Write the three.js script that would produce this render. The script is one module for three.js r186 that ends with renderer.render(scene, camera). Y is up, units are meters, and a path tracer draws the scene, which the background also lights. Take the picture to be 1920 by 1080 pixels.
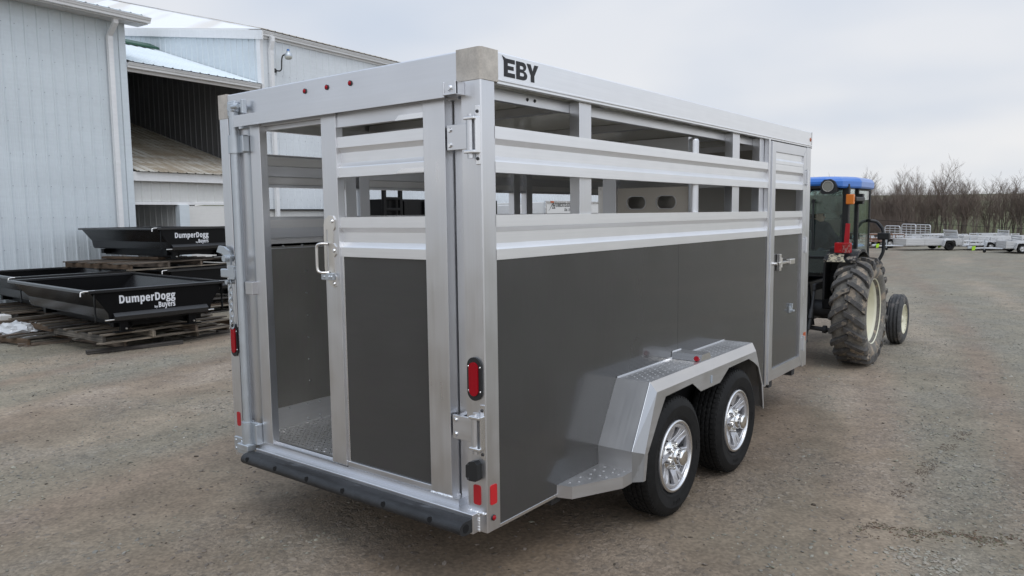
import * as THREE from 'three';
import { RoundedBoxGeometry } from 'three/addons/geometries/RoundedBoxGeometry.js';
import { mergeGeometries, mergeVertices } from 'three/addons/utils/BufferGeometryUtils.js';
import { ImprovedNoise } from 'three/addons/math/ImprovedNoise.js';
import { MarchingCubes } from 'three/addons/objects/MarchingCubes.js';
import { FontLoader } from 'three/addons/loaders/FontLoader.js';
import { TextGeometry } from 'three/addons/geometries/TextGeometry.js';

// ---------------------------------------------------------------- camera, sky, sun, exposure
const scene = new THREE.Scene();
const camera = new THREE.PerspectiveCamera(41.74, 16 / 9, 0.05, 2500);
camera.rotation.order = 'YXZ';
camera.rotation.set(-0.0970, 0.6615, -0.0123);
camera.position.set(3.1064, 1.7482, 2.5052);
const renderer = new THREE.WebGLRenderer({ antialias: true });
renderer.toneMapping = THREE.LinearToneMapping;
renderer.toneMappingExposure = 1;
renderer.shadowMap.enabled = true;

const perlin = new ImprovedNoise();
function fbm(x, y, z, o = 4) { let s = 0, a = 1, n = 0; for (let i = 0; i < o; i++) { s += a * perlin.noise(x, y, z); n += a; a *= 0.5; x *= 2.03; y *= 2.03; z *= 2.03; } return s / n; }
const clamp = (v, a = 0, b = 1) => Math.min(b, Math.max(a, v));
const sstep = (a, b, v) => { const t = clamp((v - a) / (b - a)); return t * t * (3 - 2 * t); };
function rng(seed) { let a = seed >>> 0; return () => { a = (a + 0x6D2B79F5) >>> 0; let t = Math.imul(a ^ (a >>> 15), 1 | a); t = (t + Math.imul(t ^ (t >>> 7), 61 | t)) ^ t; return ((t ^ (t >>> 14)) >>> 0) / 4294967296; }; }

function makeSky() {   // even overcast: pale blue-grey cloud sheet, whiter towards the horizon
  const W = 1024, H = 512, d = new Float32Array(W * H * 4);
  for (let j = 0; j < H; j++) for (let i = 0; i < W; i++) {
    const el = ((j + 0.5) / H - 0.5) * Math.PI, az = ((i + 0.5) / W - 0.5) * 2 * Math.PI;
    const y = Math.sin(el), c = Math.cos(el), x = c * Math.cos(az), z = c * Math.sin(az);
    let r = 0.2, g = 0.19, b = 0.18;
    if (y > -0.02) {
      const k = 1 / (Math.max(y, 0) + 0.16);
      const n = fbm(x * k * 0.75 + 7, z * k * 0.75 + 3, 0.4, 5), m = fbm(x * k * 0.28 + 1, z * k * 0.6 - 4, 3.1, 4);
      const h = Math.exp(-Math.max(y, 0) * 5.5), up = (1 + 0.60 * sstep(0.28, 1, y)) * (1 + 0.42 * sstep(0.0, 1, x * 0.93 + z * 0.36));   // brighter on the side where the sun stands behind the cloud
      const cl = clamp(0.5 + 1.5 * n + 1.3 * m);
      r = (0.545 + 0.185 * h + 0.18 * cl) * up; g = (0.635 + 0.125 * h + 0.135 * cl) * up; b = (0.785 + 0.015 * h + 0.07 * cl) * up;
    }
    const q = (j * W + i) * 4; d[q] = r; d[q + 1] = g; d[q + 2] = b; d[q + 3] = 1;
  }
  const t = new THREE.DataTexture(d, W, H, THREE.RGBAFormat, THREE.FloatType);
  t.mapping = THREE.EquirectangularReflectionMapping; t.magFilter = t.minFilter = THREE.LinearFilter; t.wrapS = THREE.RepeatWrapping; t.needsUpdate = true;
  return t;
}
const sky = makeSky();
scene.background = sky; scene.environment = sky;
const sun = new THREE.DirectionalLight(new THREE.Color().setRGB(1, 0.97, 0.92), 0.55);
sun.position.set(14, 26, 4); sun.target.position.set(0, 0, -4); sun.castShadow = true; sun.shadow.radius = 45;
sun.shadow.mapSize.set(2048, 2048);
Object.assign(sun.shadow.camera, { left: -30, right: 30, top: 30, bottom: -30, near: 1, far: 90 });
scene.add(sun, sun.target);

// ---------------------------------------------------------------- helpers
const V = (x, y, z) => new THREE.Vector3(x, y, z);
const lin = (r, g, b) => new THREE.Color().setRGB(r, g, b);
const used = {};
function numbered(name) { const n = used[name] = (used[name] ?? -1) + 1; return n ? name + '_' + String(n).padStart(3, '0') : name; }
function tag(o, label, category, group) { o.userData = { label, category }; if (group) o.userData.group = group; return o; }
function thing(name, label, category, pos = [0, 0, 0], turn = 0, group) { const o = new THREE.Group(); o.name = numbered(name); o.position.set(...pos); o.rotation.y = turn; scene.add(o); return tag(o, label, category, group); }
// texture coordinates in metres, u along the longest side of the piece
function uvm(g) {
  if (g.index) g = g.toNonIndexed();
  const p = g.attributes.position, nr = g.attributes.normal, n = p.count, uv = new Float32Array(n * 2);
  g.computeBoundingBox(); const s = g.boundingBox.getSize(V(0, 0, 0)).toArray();
  const L = s.indexOf(Math.max(...s));
  for (let i = 0; i < n; i++) {
    const q = [p.getX(i), p.getY(i), p.getZ(i)], m = [Math.abs(nr.getX(i)), Math.abs(nr.getY(i)), Math.abs(nr.getZ(i))];
    const t = Math.floor(i / 3) * 3; const f = [0, 0, 0];
    for (let k = 0; k < 3; k++) { f[0] += Math.abs(nr.getX(t + k)); f[1] += Math.abs(nr.getY(t + k)); f[2] += Math.abs(nr.getZ(t + k)); }
    const A = f.indexOf(Math.max(...f));
    if (A === L) { uv[2 * i] = q[(A + 1) % 3]; uv[2 * i + 1] = q[(A + 2) % 3]; }
    else { const O = 3 - A - L; uv[2 * i] = q[L]; uv[2 * i + 1] = q[O] + 0.37 * A; }
  }
  const o = new THREE.BufferGeometry();
  o.setAttribute('position', p); o.setAttribute('normal', nr); o.setAttribute('uv', new THREE.BufferAttribute(uv, 2));
  return o;
}
function bx(x0, x1, y0, y1, z0, z1, r = 0.003) {
  const w = x1 - x0, h = y1 - y0, d = z1 - z0;
  const g = r > 0 ? new RoundedBoxGeometry(w, h, d, 1, Math.min(r, w * 0.45, h * 0.45, d * 0.45)) : new THREE.BoxGeometry(w, h, d);
  g.translate((x0 + x1) / 2, (y0 + y1) / 2, (z0 + z1) / 2);
  return uvm(g);
}
function cyl(a, b, r, n = 12, r2 = r) {
  a = V(...a); b = V(...b); const d = b.clone().sub(a), L = d.length();
  const g = new THREE.CylinderGeometry(r2, r, L, n, 1); g.translate(0, L / 2, 0);
  g.applyQuaternion(new THREE.Quaternion().setFromUnitVectors(V(0, 1, 0), d.normalize())); g.translate(a.x, a.y, a.z);
  return uvm(g);
}
function tube(pts, r, n = 8, seg = 0, tension = 0.3) { return uvm(new THREE.TubeGeometry(new THREE.CatmullRomCurve3(pts.map((p) => V(...p)), false, 'catmullrom', tension), seg || pts.length * 6, r, n)); }
function ball(x, y, z, r, sx = 1, sy = 1, sz = 1, n = 12) { const g = new THREE.SphereGeometry(r, n, Math.max(6, n * 0.7 | 0)); g.scale(sx, sy, sz); g.translate(x, y, z); return uvm(g); }
// polygon pts (s, t) drawn along an axis: x -> (d, t, s), y -> (s, d, t), z -> (s, t, d); holes are lists of the same kind
function ext(pts, axis, a, b, holes = []) {
  const P = (arr) => arr.map((q) => new THREE.Vector2(q[0], q[1]));
  const out = P(pts), hs = holes.map(P);
  if (THREE.ShapeUtils.area(out) < 0) out.reverse();
  hs.forEach((h) => { if (THREE.ShapeUtils.area(h) > 0) h.reverse(); });
  const tri = THREE.ShapeUtils.triangulateShape(out, hs), all = out.concat(...hs);
  const M = { x: (q, d) => [d, q.y, q.x], y: (q, d) => [q.x, d, q.y], z: (q, d) => [q.x, q.y, d] }[axis];
  const flip = (axis !== 'z') !== (b < a), pos = [];
  const T = (p, q, r) => { if (flip) pos.push(...p, ...r, ...q); else pos.push(...p, ...q, ...r); };
  for (const [i, j, k] of tri) { T(M(all[i], b), M(all[j], b), M(all[k], b)); T(M(all[i], a), M(all[k], a), M(all[j], a)); }
  for (const loop of [out, ...hs]) for (let i = 0; i < loop.length; i++) {
    const q = loop[i], r = loop[(i + 1) % loop.length];
    T(M(q, a), M(r, a), M(r, b)); T(M(q, a), M(r, b), M(q, b));
  }
  const g = new THREE.BufferGeometry(); g.setAttribute('position', new THREE.Float32BufferAttribute(pos, 3)); g.computeVertexNormals();
  return uvm(g);
}
function quad(a, b, c, d) { const g = new THREE.BufferGeometry(); g.setAttribute('position', new THREE.Float32BufferAttribute([...a, ...b, ...c, ...a, ...c, ...d], 3)); g.computeVertexNormals(); return uvm(g); }
// a sheet through four corners with thickness t (towards minus its normal)
function slab(a, b, c, d, t) {
  const n = V(...b).sub(V(...a)).cross(V(...d).sub(V(...a))).normalize().multiplyScalar(-t);
  const lo = [a, b, c, d].map((p) => [p[0] + n.x, p[1] + n.y, p[2] + n.z]), up = [a, b, c, d];
  return mergeGeometries([quad(a, b, c, d), quad(lo[3], lo[2], lo[1], lo[0]), ...[0, 1, 2, 3].map((i) => quad(up[(i + 1) % 4], up[i], lo[i], lo[(i + 1) % 4]))]);
}
function lathe(pts, n = 40) { const g = new THREE.LatheGeometry(pts.map((p) => new THREE.Vector2(p[0], p[1])), n); g.computeVertexNormals(); return g; }
const toX = (g) => g.rotateZ(-Math.PI / 2);          // axis y -> axis x
function obj(name, geos, m, parent = scene) {
  geos = (Array.isArray(geos) ? geos : [geos]).flat(3).map((g) => { g = g.index ? g.toNonIndexed() : g; if (!g.attributes.uv) g = uvm(g); for (const k of Object.keys(g.attributes)) if (!['position', 'normal', 'uv', 'color'].includes(k)) g.deleteAttribute(k); return g; });
  const o = new THREE.Mesh(geos.length === 1 ? geos[0] : mergeGeometries(geos), m);
  o.name = parent === scene ? numbered(name) : name; o.castShadow = o.receiveShadow = true; parent.add(o); return o;
}
function stuff(o) { o.userData.kind = 'stuff'; return o; }
function struct(o) { o.userData.kind = 'structure'; return o; }
function copyOf(o, pos, turn, label) { const c = o.clone(); c.name = numbered(o.name.replace(/_\d+$/, '')); c.userData = { ...o.userData }; if (label) c.userData.label = label; c.position.set(...pos); c.rotation.y = turn; scene.add(c); return c; }

// ---------------------------------------------------------------- textures and materials
function dataTex(W, H, f, srgb = false, wrap = true) {   // f(u, v) -> grey or [r, g, b], 0..1
  const d = new Uint8Array(W * H * 4);
  for (let j = 0; j < H; j++) for (let i = 0; i < W; i++) {
    let c = f((i + 0.5) / W, (j + 0.5) / H, i, j); if (typeof c === 'number') c = [c, c, c];
    const q = (j * W + i) * 4; for (let k = 0; k < 3; k++) d[q + k] = clamp(c[k]) * 255; d[q + 3] = 255;
  }
  const t = new THREE.DataTexture(d, W, H, THREE.RGBAFormat); t.magFilter = THREE.LinearFilter; t.minFilter = THREE.LinearMipmapLinearFilter; t.generateMipmaps = true;
  if (wrap) t.wrapS = t.wrapT = THREE.RepeatWrapping;
  if (srgb) t.colorSpace = THREE.SRGBColorSpace; t.needsUpdate = true; return t;
}
function rep(t, x, y) { const c = t.clone(); c.repeat.set(x, y); c.needsUpdate = true; return c; }
// tileable value noise on a grid of n x m cells
function tileNoise(seed, n, m) {
  const r = rng(seed), g = Float32Array.from({ length: n * m }, () => r());
  return (u, v) => {
    const x = (((u % 1) + 1) % 1) * n, y = (((v % 1) + 1) % 1) * m, i = Math.floor(x), j = Math.floor(y), fx = x - i, fy = y - j, sx = fx * fx * (3 - 2 * fx), sy = fy * fy * (3 - 2 * fy);
    const G = (a, b) => g[((b % m) * n) + (a % n)];
    return (G(i, j) * (1 - sx) + G(i + 1, j) * sx) * (1 - sy) + (G(i, j + 1) * (1 - sx) + G(i + 1, j + 1) * sx) * sy;
  };
}
const nA = tileNoise(11, 3, 180), nB = tileNoise(12, 8, 60), nC = tileNoise(13, 14, 14), nD = tileNoise(14, 5, 5), nE = tileNoise(15, 60, 60), nF = tileNoise(16, 200, 200);
// mill finish of extruded aluminium: fine lines along u, cloudy oxide spots and a few smears
const alRough = dataTex(512, 512, (u, v) => 0.50 + 0.06 * (nA(u, v) - 0.5) + 0.06 * (nB(u, v) - 0.5) + 0.08 * (nC(u, v) - 0.5) + 0.12 * (nD(u, v) - 0.5));
const alCol = dataTex(512, 512, (u, v) => { const s = 0.925 + 0.035 * (nA(u, v) - 0.5) + 0.02 * (nB(u, v) - 0.5) + 0.025 * (nC(u, v) - 0.5); return [s, s * 1.0, s * 1.01]; });
const M = {}, tileNoise4 = tileNoise(17, 9, 6);
const std = (o) => new THREE.MeshStandardMaterial(o);
M.alu = std({ color: lin(0.79, 0.797, 0.81), metalness: 1, roughness: 0.72, roughnessMap: alRough, map: alCol });
M.slat = std({ color: lin(0.99, 0.99, 0.985), metalness: 0.95, roughness: 0.40, map: alCol });
M.aluMatte = std({ color: lin(0.62, 0.615, 0.605), metalness: 0.92, roughness: 0.95, roughnessMap: alRough, map: alCol });
M.aluInner = std({ color: lin(0.93, 0.92, 0.90), metalness: 0.8, roughness: 0.8, roughnessMap: alRough, map: alCol });
M.aluBright = std({ color: lin(0.88, 0.885, 0.89), metalness: 1, roughness: 0.5, roughnessMap: alRough, map: alCol });
M.aluDull = std({ color: lin(0.66, 0.655, 0.65), metalness: 0.9, roughness: 0.85, roughnessMap: alRough, map: alCol });
M.galv = std({ color: lin(0.60, 0.64, 0.67), metalness: 0.85, roughness: 0.9, roughnessMap: rep(alRough, 3, 3), map: rep(alCol, 4, 4) });
const capTex = dataTex(256, 256, (u, v) => { const s = 0.765 + 0.06 * (nC(u, v) - 0.5) + 0.05 * (nE(u, v) - 0.5) + 0.07 * (nD(u, v) - 0.5); return [s, s * 0.965, s * 0.915]; }, true);
M.cap = std({ map: rep(capTex, 3, 3), metalness: 0.1, roughness: 0.6 });
const panCol = dataTex(512, 512, (u, v) => { const s = 0.252 + 0.004 * (nB(v, u) - 0.5) + 0.008 * (nD(u, v) - 0.5); return [s, s * 0.997, s * 0.985]; }, true);
const panRough = dataTex(256, 256, (u, v) => 0.52 + 0.2 * (nD(u, v) - 0.5) + 0.12 * (nC(u, v) - 0.5));
M.panel = new THREE.MeshPhysicalMaterial({ map: panCol, bumpMap: rep(dataTex(256, 256, (u, v) => 0.6 * nD(u, v) + 0.4 * tileNoise4(u, v)), 0.6, 0.6), bumpScale: 0.0014, metalness: 0.0, roughness: 0.42, roughnessMap: panRough, clearcoat: 0.36, clearcoatRoughness: 0.04 });
M.innerPanel = std({ map: panCol, color: lin(6.2, 6.0, 5.6), metalness: 0.45, roughness: 0.8, roughnessMap: panRough });
M.black = new THREE.MeshPhysicalMaterial({ color: lin(0.008, 0.008, 0.009), roughness: 0.5, specularIntensity: 0.5 });
M.blackRubber = std({ color: lin(0.022, 0.023, 0.025), roughness: 0.62 });
M.dark = std({ color: lin(0.004, 0.004, 0.004), roughness: 0.95 });
M.steelDark = std({ color: lin(0.05, 0.05, 0.052), metalness: 0.3, roughness: 0.6 });
M.chrome = std({ color: lin(0.86, 0.85, 0.82), metalness: 1, roughness: 0.09 });
M.stainless = std({ color: lin(0.78, 0.76, 0.73), metalness: 1, roughness: 0.28 });
M.red = new THREE.MeshPhysicalMaterial({ color: lin(0.34, 0.004, 0.012), roughness: 0.25, specularIntensity: 0.5 });
M.redTape = std({ color: lin(0.42, 0.012, 0.018), roughness: 0.42 });
M.redBright = std({ color: lin(0.55, 0.014, 0.02), roughness: 0.42 });
M.orange = std({ color: lin(0.45, 0.09, 0.02), roughness: 0.4 });
M.amber = new THREE.MeshPhysicalMaterial({ color: lin(0.72, 0.19, 0.012), roughness: 0.3, clearcoat: 0.6 });
M.weld = std({ color: lin(0.9, 0.9, 0.9), metalness: 1, roughness: 0.35 });
M.plasticBlack = std({ color: lin(0.016, 0.017, 0.018), roughness: 0.45 });
M.ink = std({ color: lin(0.02, 0.02, 0.022), roughness: 0.6 });
// ---------------------------------------------------------------- ground
const roadN = (x, z) => {                      // along the driving direction, which bends to the right of the trailer
  const a = -0.22, s = x * Math.cos(a) + z * Math.sin(a), t = -x * Math.sin(a) + z * Math.cos(a); return [s, t];
};
function tracks(x, z) {       // compacted wheel tracks
  const [s, t] = roadN(x, z); let k = 0;
  [-5.9, -4.5, -3.1, -1.75, 1.9, 2.35, 3.55].forEach((a, i) => { const c = s - a - 0.22 * Math.sin(t * 0.21 + i * 1.7) - 0.1 * fbm(t * 0.3, i, 1, 2); k += Math.exp(-((c / 0.17) ** 2)) * sstep(-0.3, 0.1, fbm(x * 0.5 + i, z * 0.25, 2, 3)); });
  return clamp(k);
}
function gravelAmt(x, z) {
  const [s, t] = roadN(x, z);
  let g = 0.36 + 1.1 * fbm(s * 0.62, t * 0.11, 2.2, 4) + 0.9 * fbm(s * 0.2 + 4, t * 0.07, 8.1, 3) + 0.5 * fbm(x * 1.3, z * 1.3, 5.5, 3);
  g += 0.75 * sstep(-5.2, -6.8, s) * (1 - 0.6 * sstep(-9.2, -10.5, s)) + 0.55 * Math.exp(-((s + 5.0) ** 2) / 0.18) - 0.85 * Math.exp(-((s + 4.55) ** 2) / 0.12);
  g += 0.7 * sstep(2.35, 3.0, s + 0.3 * fbm(x * 1.5, z * 1.5, 1, 3)) - 0.35 * Math.exp(-((s - 1.5) ** 2) / 2.5);
  return clamp(g) * (1 - 0.85 * tracks(x, z));
}
function groundY(x, z) { const d = Math.hypot(x, z); return (0.03 * fbm(x * 0.35, z * 0.35, 1.5, 3) + 0.012 * fbm(x * 1.7, z * 1.7, 6.5, 3)) * sstep(0.5, 3.5, Math.hypot(Math.max(0, Math.abs(x - 0.4) - 1.2), Math.max(0, Math.abs(z + 4.5) - 5))) - 0.0 * d; }
const pebA = rng(31);
function worley(n, seed) {
  const r = rng(seed), px = new Float32Array(n * n), py = new Float32Array(n * n), c = new Float32Array(n * n);
  for (let i = 0; i < n * n; i++) { px[i] = r(); py[i] = r(); c[i] = r(); }
  return (u, v) => {
    const x = u * n, y = v * n, i = Math.floor(x), j = Math.floor(y); let a = 9, b = 9, col = 0;
    for (let dj = -1; dj <= 1; dj++) for (let di = -1; di <= 1; di++) {
      const ci = (i + di + n) % n, cj = (j + dj + n) % n, k = cj * n + ci, d = (i + di + px[k] - x) ** 2 + (j + dj + py[k] - y) ** 2;
      if (d < a) { b = a; a = d; col = c[k]; } else if (d < b) b = d;
    }
    return [Math.sqrt(b) - Math.sqrt(a), col];
  };
}
const TILE = 6, w1n = worley(170, 41), w2n = worley(330, 42), tE = tileNoise(43, 9, 9), tF = tileNoise(44, 27, 27), tG = tileNoise(45, 420, 420), tH = tileNoise(46, 70, 70);
const NG = 1536, gH = new Float32Array(NG * NG);
const groundCol = dataTex(NG, NG, (u, v, i, j) => {
  const big = w1n(u, v), sm = w2n(u, v), pat = sstep(0.42, 0.7, 0.6 * tE(u, v) + 0.4 * tF(u, v));
  const isB = sstep(0.05, 0.3, big[0]) * sstep(0.82, 0.88, big[1] + 0.25 * (pat - 0.5)), isS = sstep(0.04, 0.3, sm[0]) * (0.3 + 0.7 * pat);
  let h = 0.30 + 0.35 * isS * (0.4 + 0.6 * sm[1]) + 0.5 * isB + 0.14 * (tG(u, v) - 0.5) + 0.25 * (tF(u, v) - 0.5);
  gH[j * NG + i] = h;
  let c = 0.715 + 0.15 * (tG(u, v) - 0.5) + 0.07 * (tH(u, v) - 0.5) + 0.05 * (tF(u, v) - 0.5);
  c += isS * (sm[1] - 0.5) * 0.11 - (1 - sstep(0, 0.09, sm[0])) * 0.10 * (0.3 + 0.7 * pat);
  c = c * (1 - isB) + isB * (0.62 + 0.20 * ((big[1] * 7.3) % 1));
  const warm = (1 - isB) * (0.5 + 0.5 * (1 - pat));
  return [c * (1 + 0.02 * warm), c, c * (1 - 0.035 * warm)];
}, true);
const groundBump = dataTex(NG, NG, (u, v, i, j) => gH[j * NG + i]);
M.ground = std({ map: groundCol, bumpMap: groundBump, bumpScale: 0.008, roughness: 0.95, vertexColors: true });
function graded(lo, hi, step, far) { const a = []; for (let s = lo; s <= hi; s += step) a.push(s); let d = step; let x = a[a.length - 1]; while (x < far) { d *= 1.09; x += d; a.push(x); } d = step; x = lo; while (x > -far) { d *= 1.09; x -= d; a.unshift(x); } return a; }
{
  const X = graded(-11, 8, 0.11, 900), Z = graded(-10, 3.2, 0.11, 900), pos = [], col = [], uv = [], idx = [];
  const dirt = [0.435, 0.345, 0.262], grav = [0.475, 0.440, 0.355], tan = [0.70, 0.58, 0.46], darkD = [0.28, 0.215, 0.16];
  for (const z of Z) for (const x of X) {
    const far = Math.hypot(x, z) > 60;
    pos.push(x, far ? 0 : groundY(x, z), z); uv.push(x / TILE, -z / TILE);
    const g = gravelAmt(x, z), [s, t] = roadN(x, z);
    const tn = clamp(0.75 * sstep(0.0, 0.42, fbm(s * 0.8 + 20, t * 0.10, 3, 4)) + 0.9 * Math.exp(-((s + 4.5) ** 2) / 0.12) * sstep(-0.3, 0.2, fbm(x, z, 9, 3)));
    const tk = tracks(x, z), dk = 0.85 * sstep(0.08, 0.45, fbm(s * 0.55 + 9, t * 0.16, 7, 4));
    const k = 1 + 0.16 * fbm(x * 2.3, z * 2.3, 1.2, 3) + 0.10 * fbm(x * 0.18, z * 0.18, 5.2, 3);
    for (let q = 0; q < 3; q++) { let c = dirt[q] * (1 - g) + grav[q] * g; c = c * (1 - tn) + tan[q] * tn; c = c * (1 - 0.75 * tk) + [0.505, 0.405, 0.32][q] * 0.75 * tk; c = c * (1 - dk * 0.5) + darkD[q] * dk * 0.5; col.push(c * k); }
  }
  const w = X.length; for (let j = 0; j + 1 < Z.length; j++) for (let i = 0; i + 1 < w; i++) { const a = j * w + i; idx.push(a, a + w, a + 1, a + 1, a + w, a + w + 1); }
  const g = new THREE.BufferGeometry(); g.setAttribute('position', new THREE.Float32BufferAttribute(pos, 3)); g.setAttribute('uv', new THREE.Float32BufferAttribute(uv, 2)); g.setAttribute('color', new THREE.Float32BufferAttribute(col, 3));
  g.setIndex(idx); g.computeVertexNormals();
  const o = new THREE.Mesh(g, M.ground); o.name = 'ground'; o.receiveShadow = true; scene.add(o); struct(o);
}
// loose stones lying on the yard, thickest where the gravel is
{
  const r = rng(77), shapes = [];
  for (let k = 0; k < 3; k++) {
    const g = new THREE.IcosahedronGeometry(1, k ? 0 : 1), p = g.attributes.position;
    for (let i = 0; i < p.count; i++) { const v = V(p.getX(i), p.getY(i), p.getZ(i)); const f = 0.8 + 0.5 * perlin.noise(v.x * 1.3 + k * 5, v.y * 1.3, v.z * 1.3); p.setXYZ(i, v.x * f * 1.15, v.y * f * 0.55, v.z * f * 0.9); }
    g.computeVertexNormals(); shapes.push(uvm(g));
  }
  const m = std({ color: lin(1, 1, 1), roughness: 0.9 });
  const put = [[], [], []], q = new THREE.Quaternion(), mat = new THREE.Matrix4();
  const add = (x, z, s, c) => { const k = r() * 3 | 0; q.setFromEuler(new THREE.Euler((r() - 0.5) * 0.6, r() * 6.28, (r() - 0.5) * 0.6)); put[k].push([mat.clone().compose(V(x, groundY(x, z) + s * 0.12, z), q, V(s * (0.7 + 0.7 * r()), s * (0.6 + 0.5 * r()), s * (0.7 + 0.6 * r()))), c]); };
  const grey = () => { const b = 0.14 + 0.16 * r() + (r() < 0.04 ? 0.13 : 0); return lin(b * (1 + 0.04 * r()), b * 0.965, b * (0.74 + 0.12 * r())); };
  const dirtC = () => { const b = 0.12 + 0.08 * r(); return lin(b * 1.12, b * 0.94, b * 0.78); };
  for (let i = 0; i < 320000; i++) {
    const u = r(), d = 1.2 + 17 * u * u, a = -2.45 + 2.9 * r(), x = 3.1 + Math.sin(a) * d, z = 2.5 - Math.cos(a) * d;
    const g = gravelAmt(x, z); if (r() > 0.06 + 0.94 * g * g * sstep(-0.35, 0.25, fbm(x * 2.2, z * 2.2, 3.3, 3))) continue;
    add(x, z, 0.005 + 0.010 * r() * r() + (r() < 0.02 ? 0.008 : 0), g > 0.3 ? grey() : dirtC());
  }
  for (let i = 0; i < 900; i++) { const x = -7.5 + 13.5 * r(), z = 2.2 - 9 * r(); add(x, z, 0.006 + 0.012 * r() * r(), r() < 0.6 ? lin(0.07, 0.055, 0.04) : r() < 0.08 ? lin(0.42, 0.41, 0.38) : grey()); }
  // a churned rut of dark clods and a small spill of paler stones on the right
  for (let i = 0; i < 1100; i++) { const t = r(), x = 2.14 + 0.72 * t + (r() - 0.5) * 0.10, z = -1.83 - 0.32 * t + (r() + r() - 1) * 0.13; if (fbm(x * 9, z * 9, 1, 2) > -0.05) add(x, z, 0.003 + 0.008 * r() * r(), lin(0.10 + 0.05 * r(), 0.08 + 0.03 * r(), 0.062)); }
  for (let i = 0; i < 900; i++) { const t = r(), x = 2.2 + 0.14 * t + (r() - 0.5) * 0.1, z = -2.45 - 1.8 * t; if (fbm(x * 6, z * 6, 4, 2) > 0) add(x, z, 0.003 + 0.007 * r() * r(), lin(0.12, 0.092, 0.07)); }
  for (let i = 0; i < 130; i++) { const a = 6.28 * r(), d = 0.16 * Math.sqrt(r()); add(2.5 + 1.2 * d * Math.cos(a), -1.63 + 0.8 * d * Math.sin(a), 0.006 + 0.009 * r(), lin(0.30 + 0.03 * r(), 0.29, 0.24)); }
  shapes.forEach((g, k) => {
    const o = new THREE.InstancedMesh(g, m, put[k].length); put[k].forEach(([t, c], i) => { o.setMatrixAt(i, t); o.setColorAt(i, c); });
    o.name = numbered('gravel'); o.castShadow = o.receiveShadow = true; scene.add(o);
    tag(o, ['loose grey gravel and pebbles scattered over the yard', 'small angular stones and clods lying on the dirt', 'loose chips of gravel spread over the dirt yard'][k], 'gravel'); stuff(o);
  });
}
// far grassy rise behind the thicket
{
  const pos = [], col = [], uv = [], idx = [], NX = 90, NZ = 26;
  for (let j = 0; j <= NZ; j++) for (let i = 0; i <= NX; i++) {
    const x = -160 + 330 * i / NX, t = j / NZ, z = -57 - 150 * t * t - 10 * fbm(x * 0.02, 3, 1, 2);
    const y = -0.3 + (3.75 + 0.6 * fbm(x * 0.012, 0.5, 2, 2) - 0.015 * (x + 10)) * sstep(0, 0.62, t) + 0.3 * fbm(x * 0.08, z * 0.08, 1, 3);
    pos.push(x, y, z); uv.push(x, z);
    const n = fbm(x * 0.05, z * 0.06, 4, 4), m = sstep(-0.05, 0.3, n), f = 1 + 0.5 * fbm(x * 0.5, z * 0.5, 2, 3);
    col.push((0.095 * (1 - m) + 0.13 * m) * f, (0.105 * (1 - m) + 0.10 * m) * f, (0.045 * (1 - m) + 0.06 * m) * f);
  }
  const w = NX + 1; for (let j = 0; j < NZ; j++) for (let i = 0; i < NX; i++) { const a = j * w + i; idx.push(a, a + 1, a + w, a + 1, a + w + 1, a + w); }
  const g = new THREE.BufferGeometry(); g.setAttribute('position', new THREE.Float32BufferAttribute(pos, 3)); g.setAttribute('uv', new THREE.Float32BufferAttribute(uv, 2)); g.setAttribute('color', new THREE.Float32BufferAttribute(col, 3)); g.setIndex(idx); g.computeVertexNormals();
  const o = new THREE.Mesh(g, std({ vertexColors: true, roughness: 1 })); o.name = 'hill'; o.receiveShadow = true; scene.add(o); struct(o);
}

// ---------------------------------------------------------------- buildings (frame turned 5.5 degrees: x outwards from the long walls, -z along them)
const HD = 5.5 * Math.PI / 180;
const metalTex = (r, g, b, seed) => { const a = tileNoise(seed, 6, 4), c = tileNoise(seed + 1, 90, 8), e = tileNoise(seed + 2, 50, 50); return dataTex(256, 256, (u, v) => { const s = 1 + 0.035 * (a(u, v) - 0.5) + 0.02 * (c(u, v) - 0.5) + 0.015 * (e(u, v) - 0.5); return [r * s, g * s, b * s]; }, true); };
const metal = (r, g, b, seed, rough = 0.5) => std({ map: rep(metalTex(r, g, b, seed), 0.4, 0.4), roughness: rough, metalness: 0.05 });
M.siding = metal(0.825, 0.855, 0.872, 101); M.siding2 = metal(0.86, 0.88, 0.895, 104); M.sidingShade = metal(0.43, 0.43, 0.435, 107, 0.7); M.roofSheet = metal(0.90, 0.93, 0.94, 110, 0.45); M.trimWhite = metal(0.91, 0.91, 0.91, 113, 0.5); M.skirt = metal(0.83, 0.83, 0.82, 116, 0.8); M.doorWhite = metal(0.87, 0.865, 0.85, 119, 0.6);
M.soffitWhite = metal(0.80, 0.79, 0.78, 122, 0.6); M.greenTrim = std({ color: lin(0.03, 0.09, 0.055), roughness: 0.5 });
const rustTex = (() => { const a = tileNoise(131, 4, 60), b = tileNoise(132, 30, 8), c = tileNoise(133, 9, 9); return dataTex(512, 512, (u, v) => { const k = clamp(sstep(0.3, 0.85, 0.3 * a(u, v) + 0.4 * b(u, v) + 0.4 * c(u, v))); return [0.80 - 0.17 * k, 0.785 - 0.21 * k, 0.75 - 0.25 * k]; }, true); })();
M.roofStained = std({ map: rep(rustTex, 0.25, 0.25), roughness: 0.7 });
M.roofPale = std({ map: rep(dataTex(256, 256, (u, v) => { const k = sstep(0.5, 0.85, 0.6 * nD(u, v) + 0.4 * nC(u, v)); return [0.94 - 0.06 * k, 0.94 - 0.08 * k, 0.94 - 0.11 * k]; }, true), 0.12, 0.12), roughness: 0.6 });
const PITCH = 0.2286;
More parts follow.
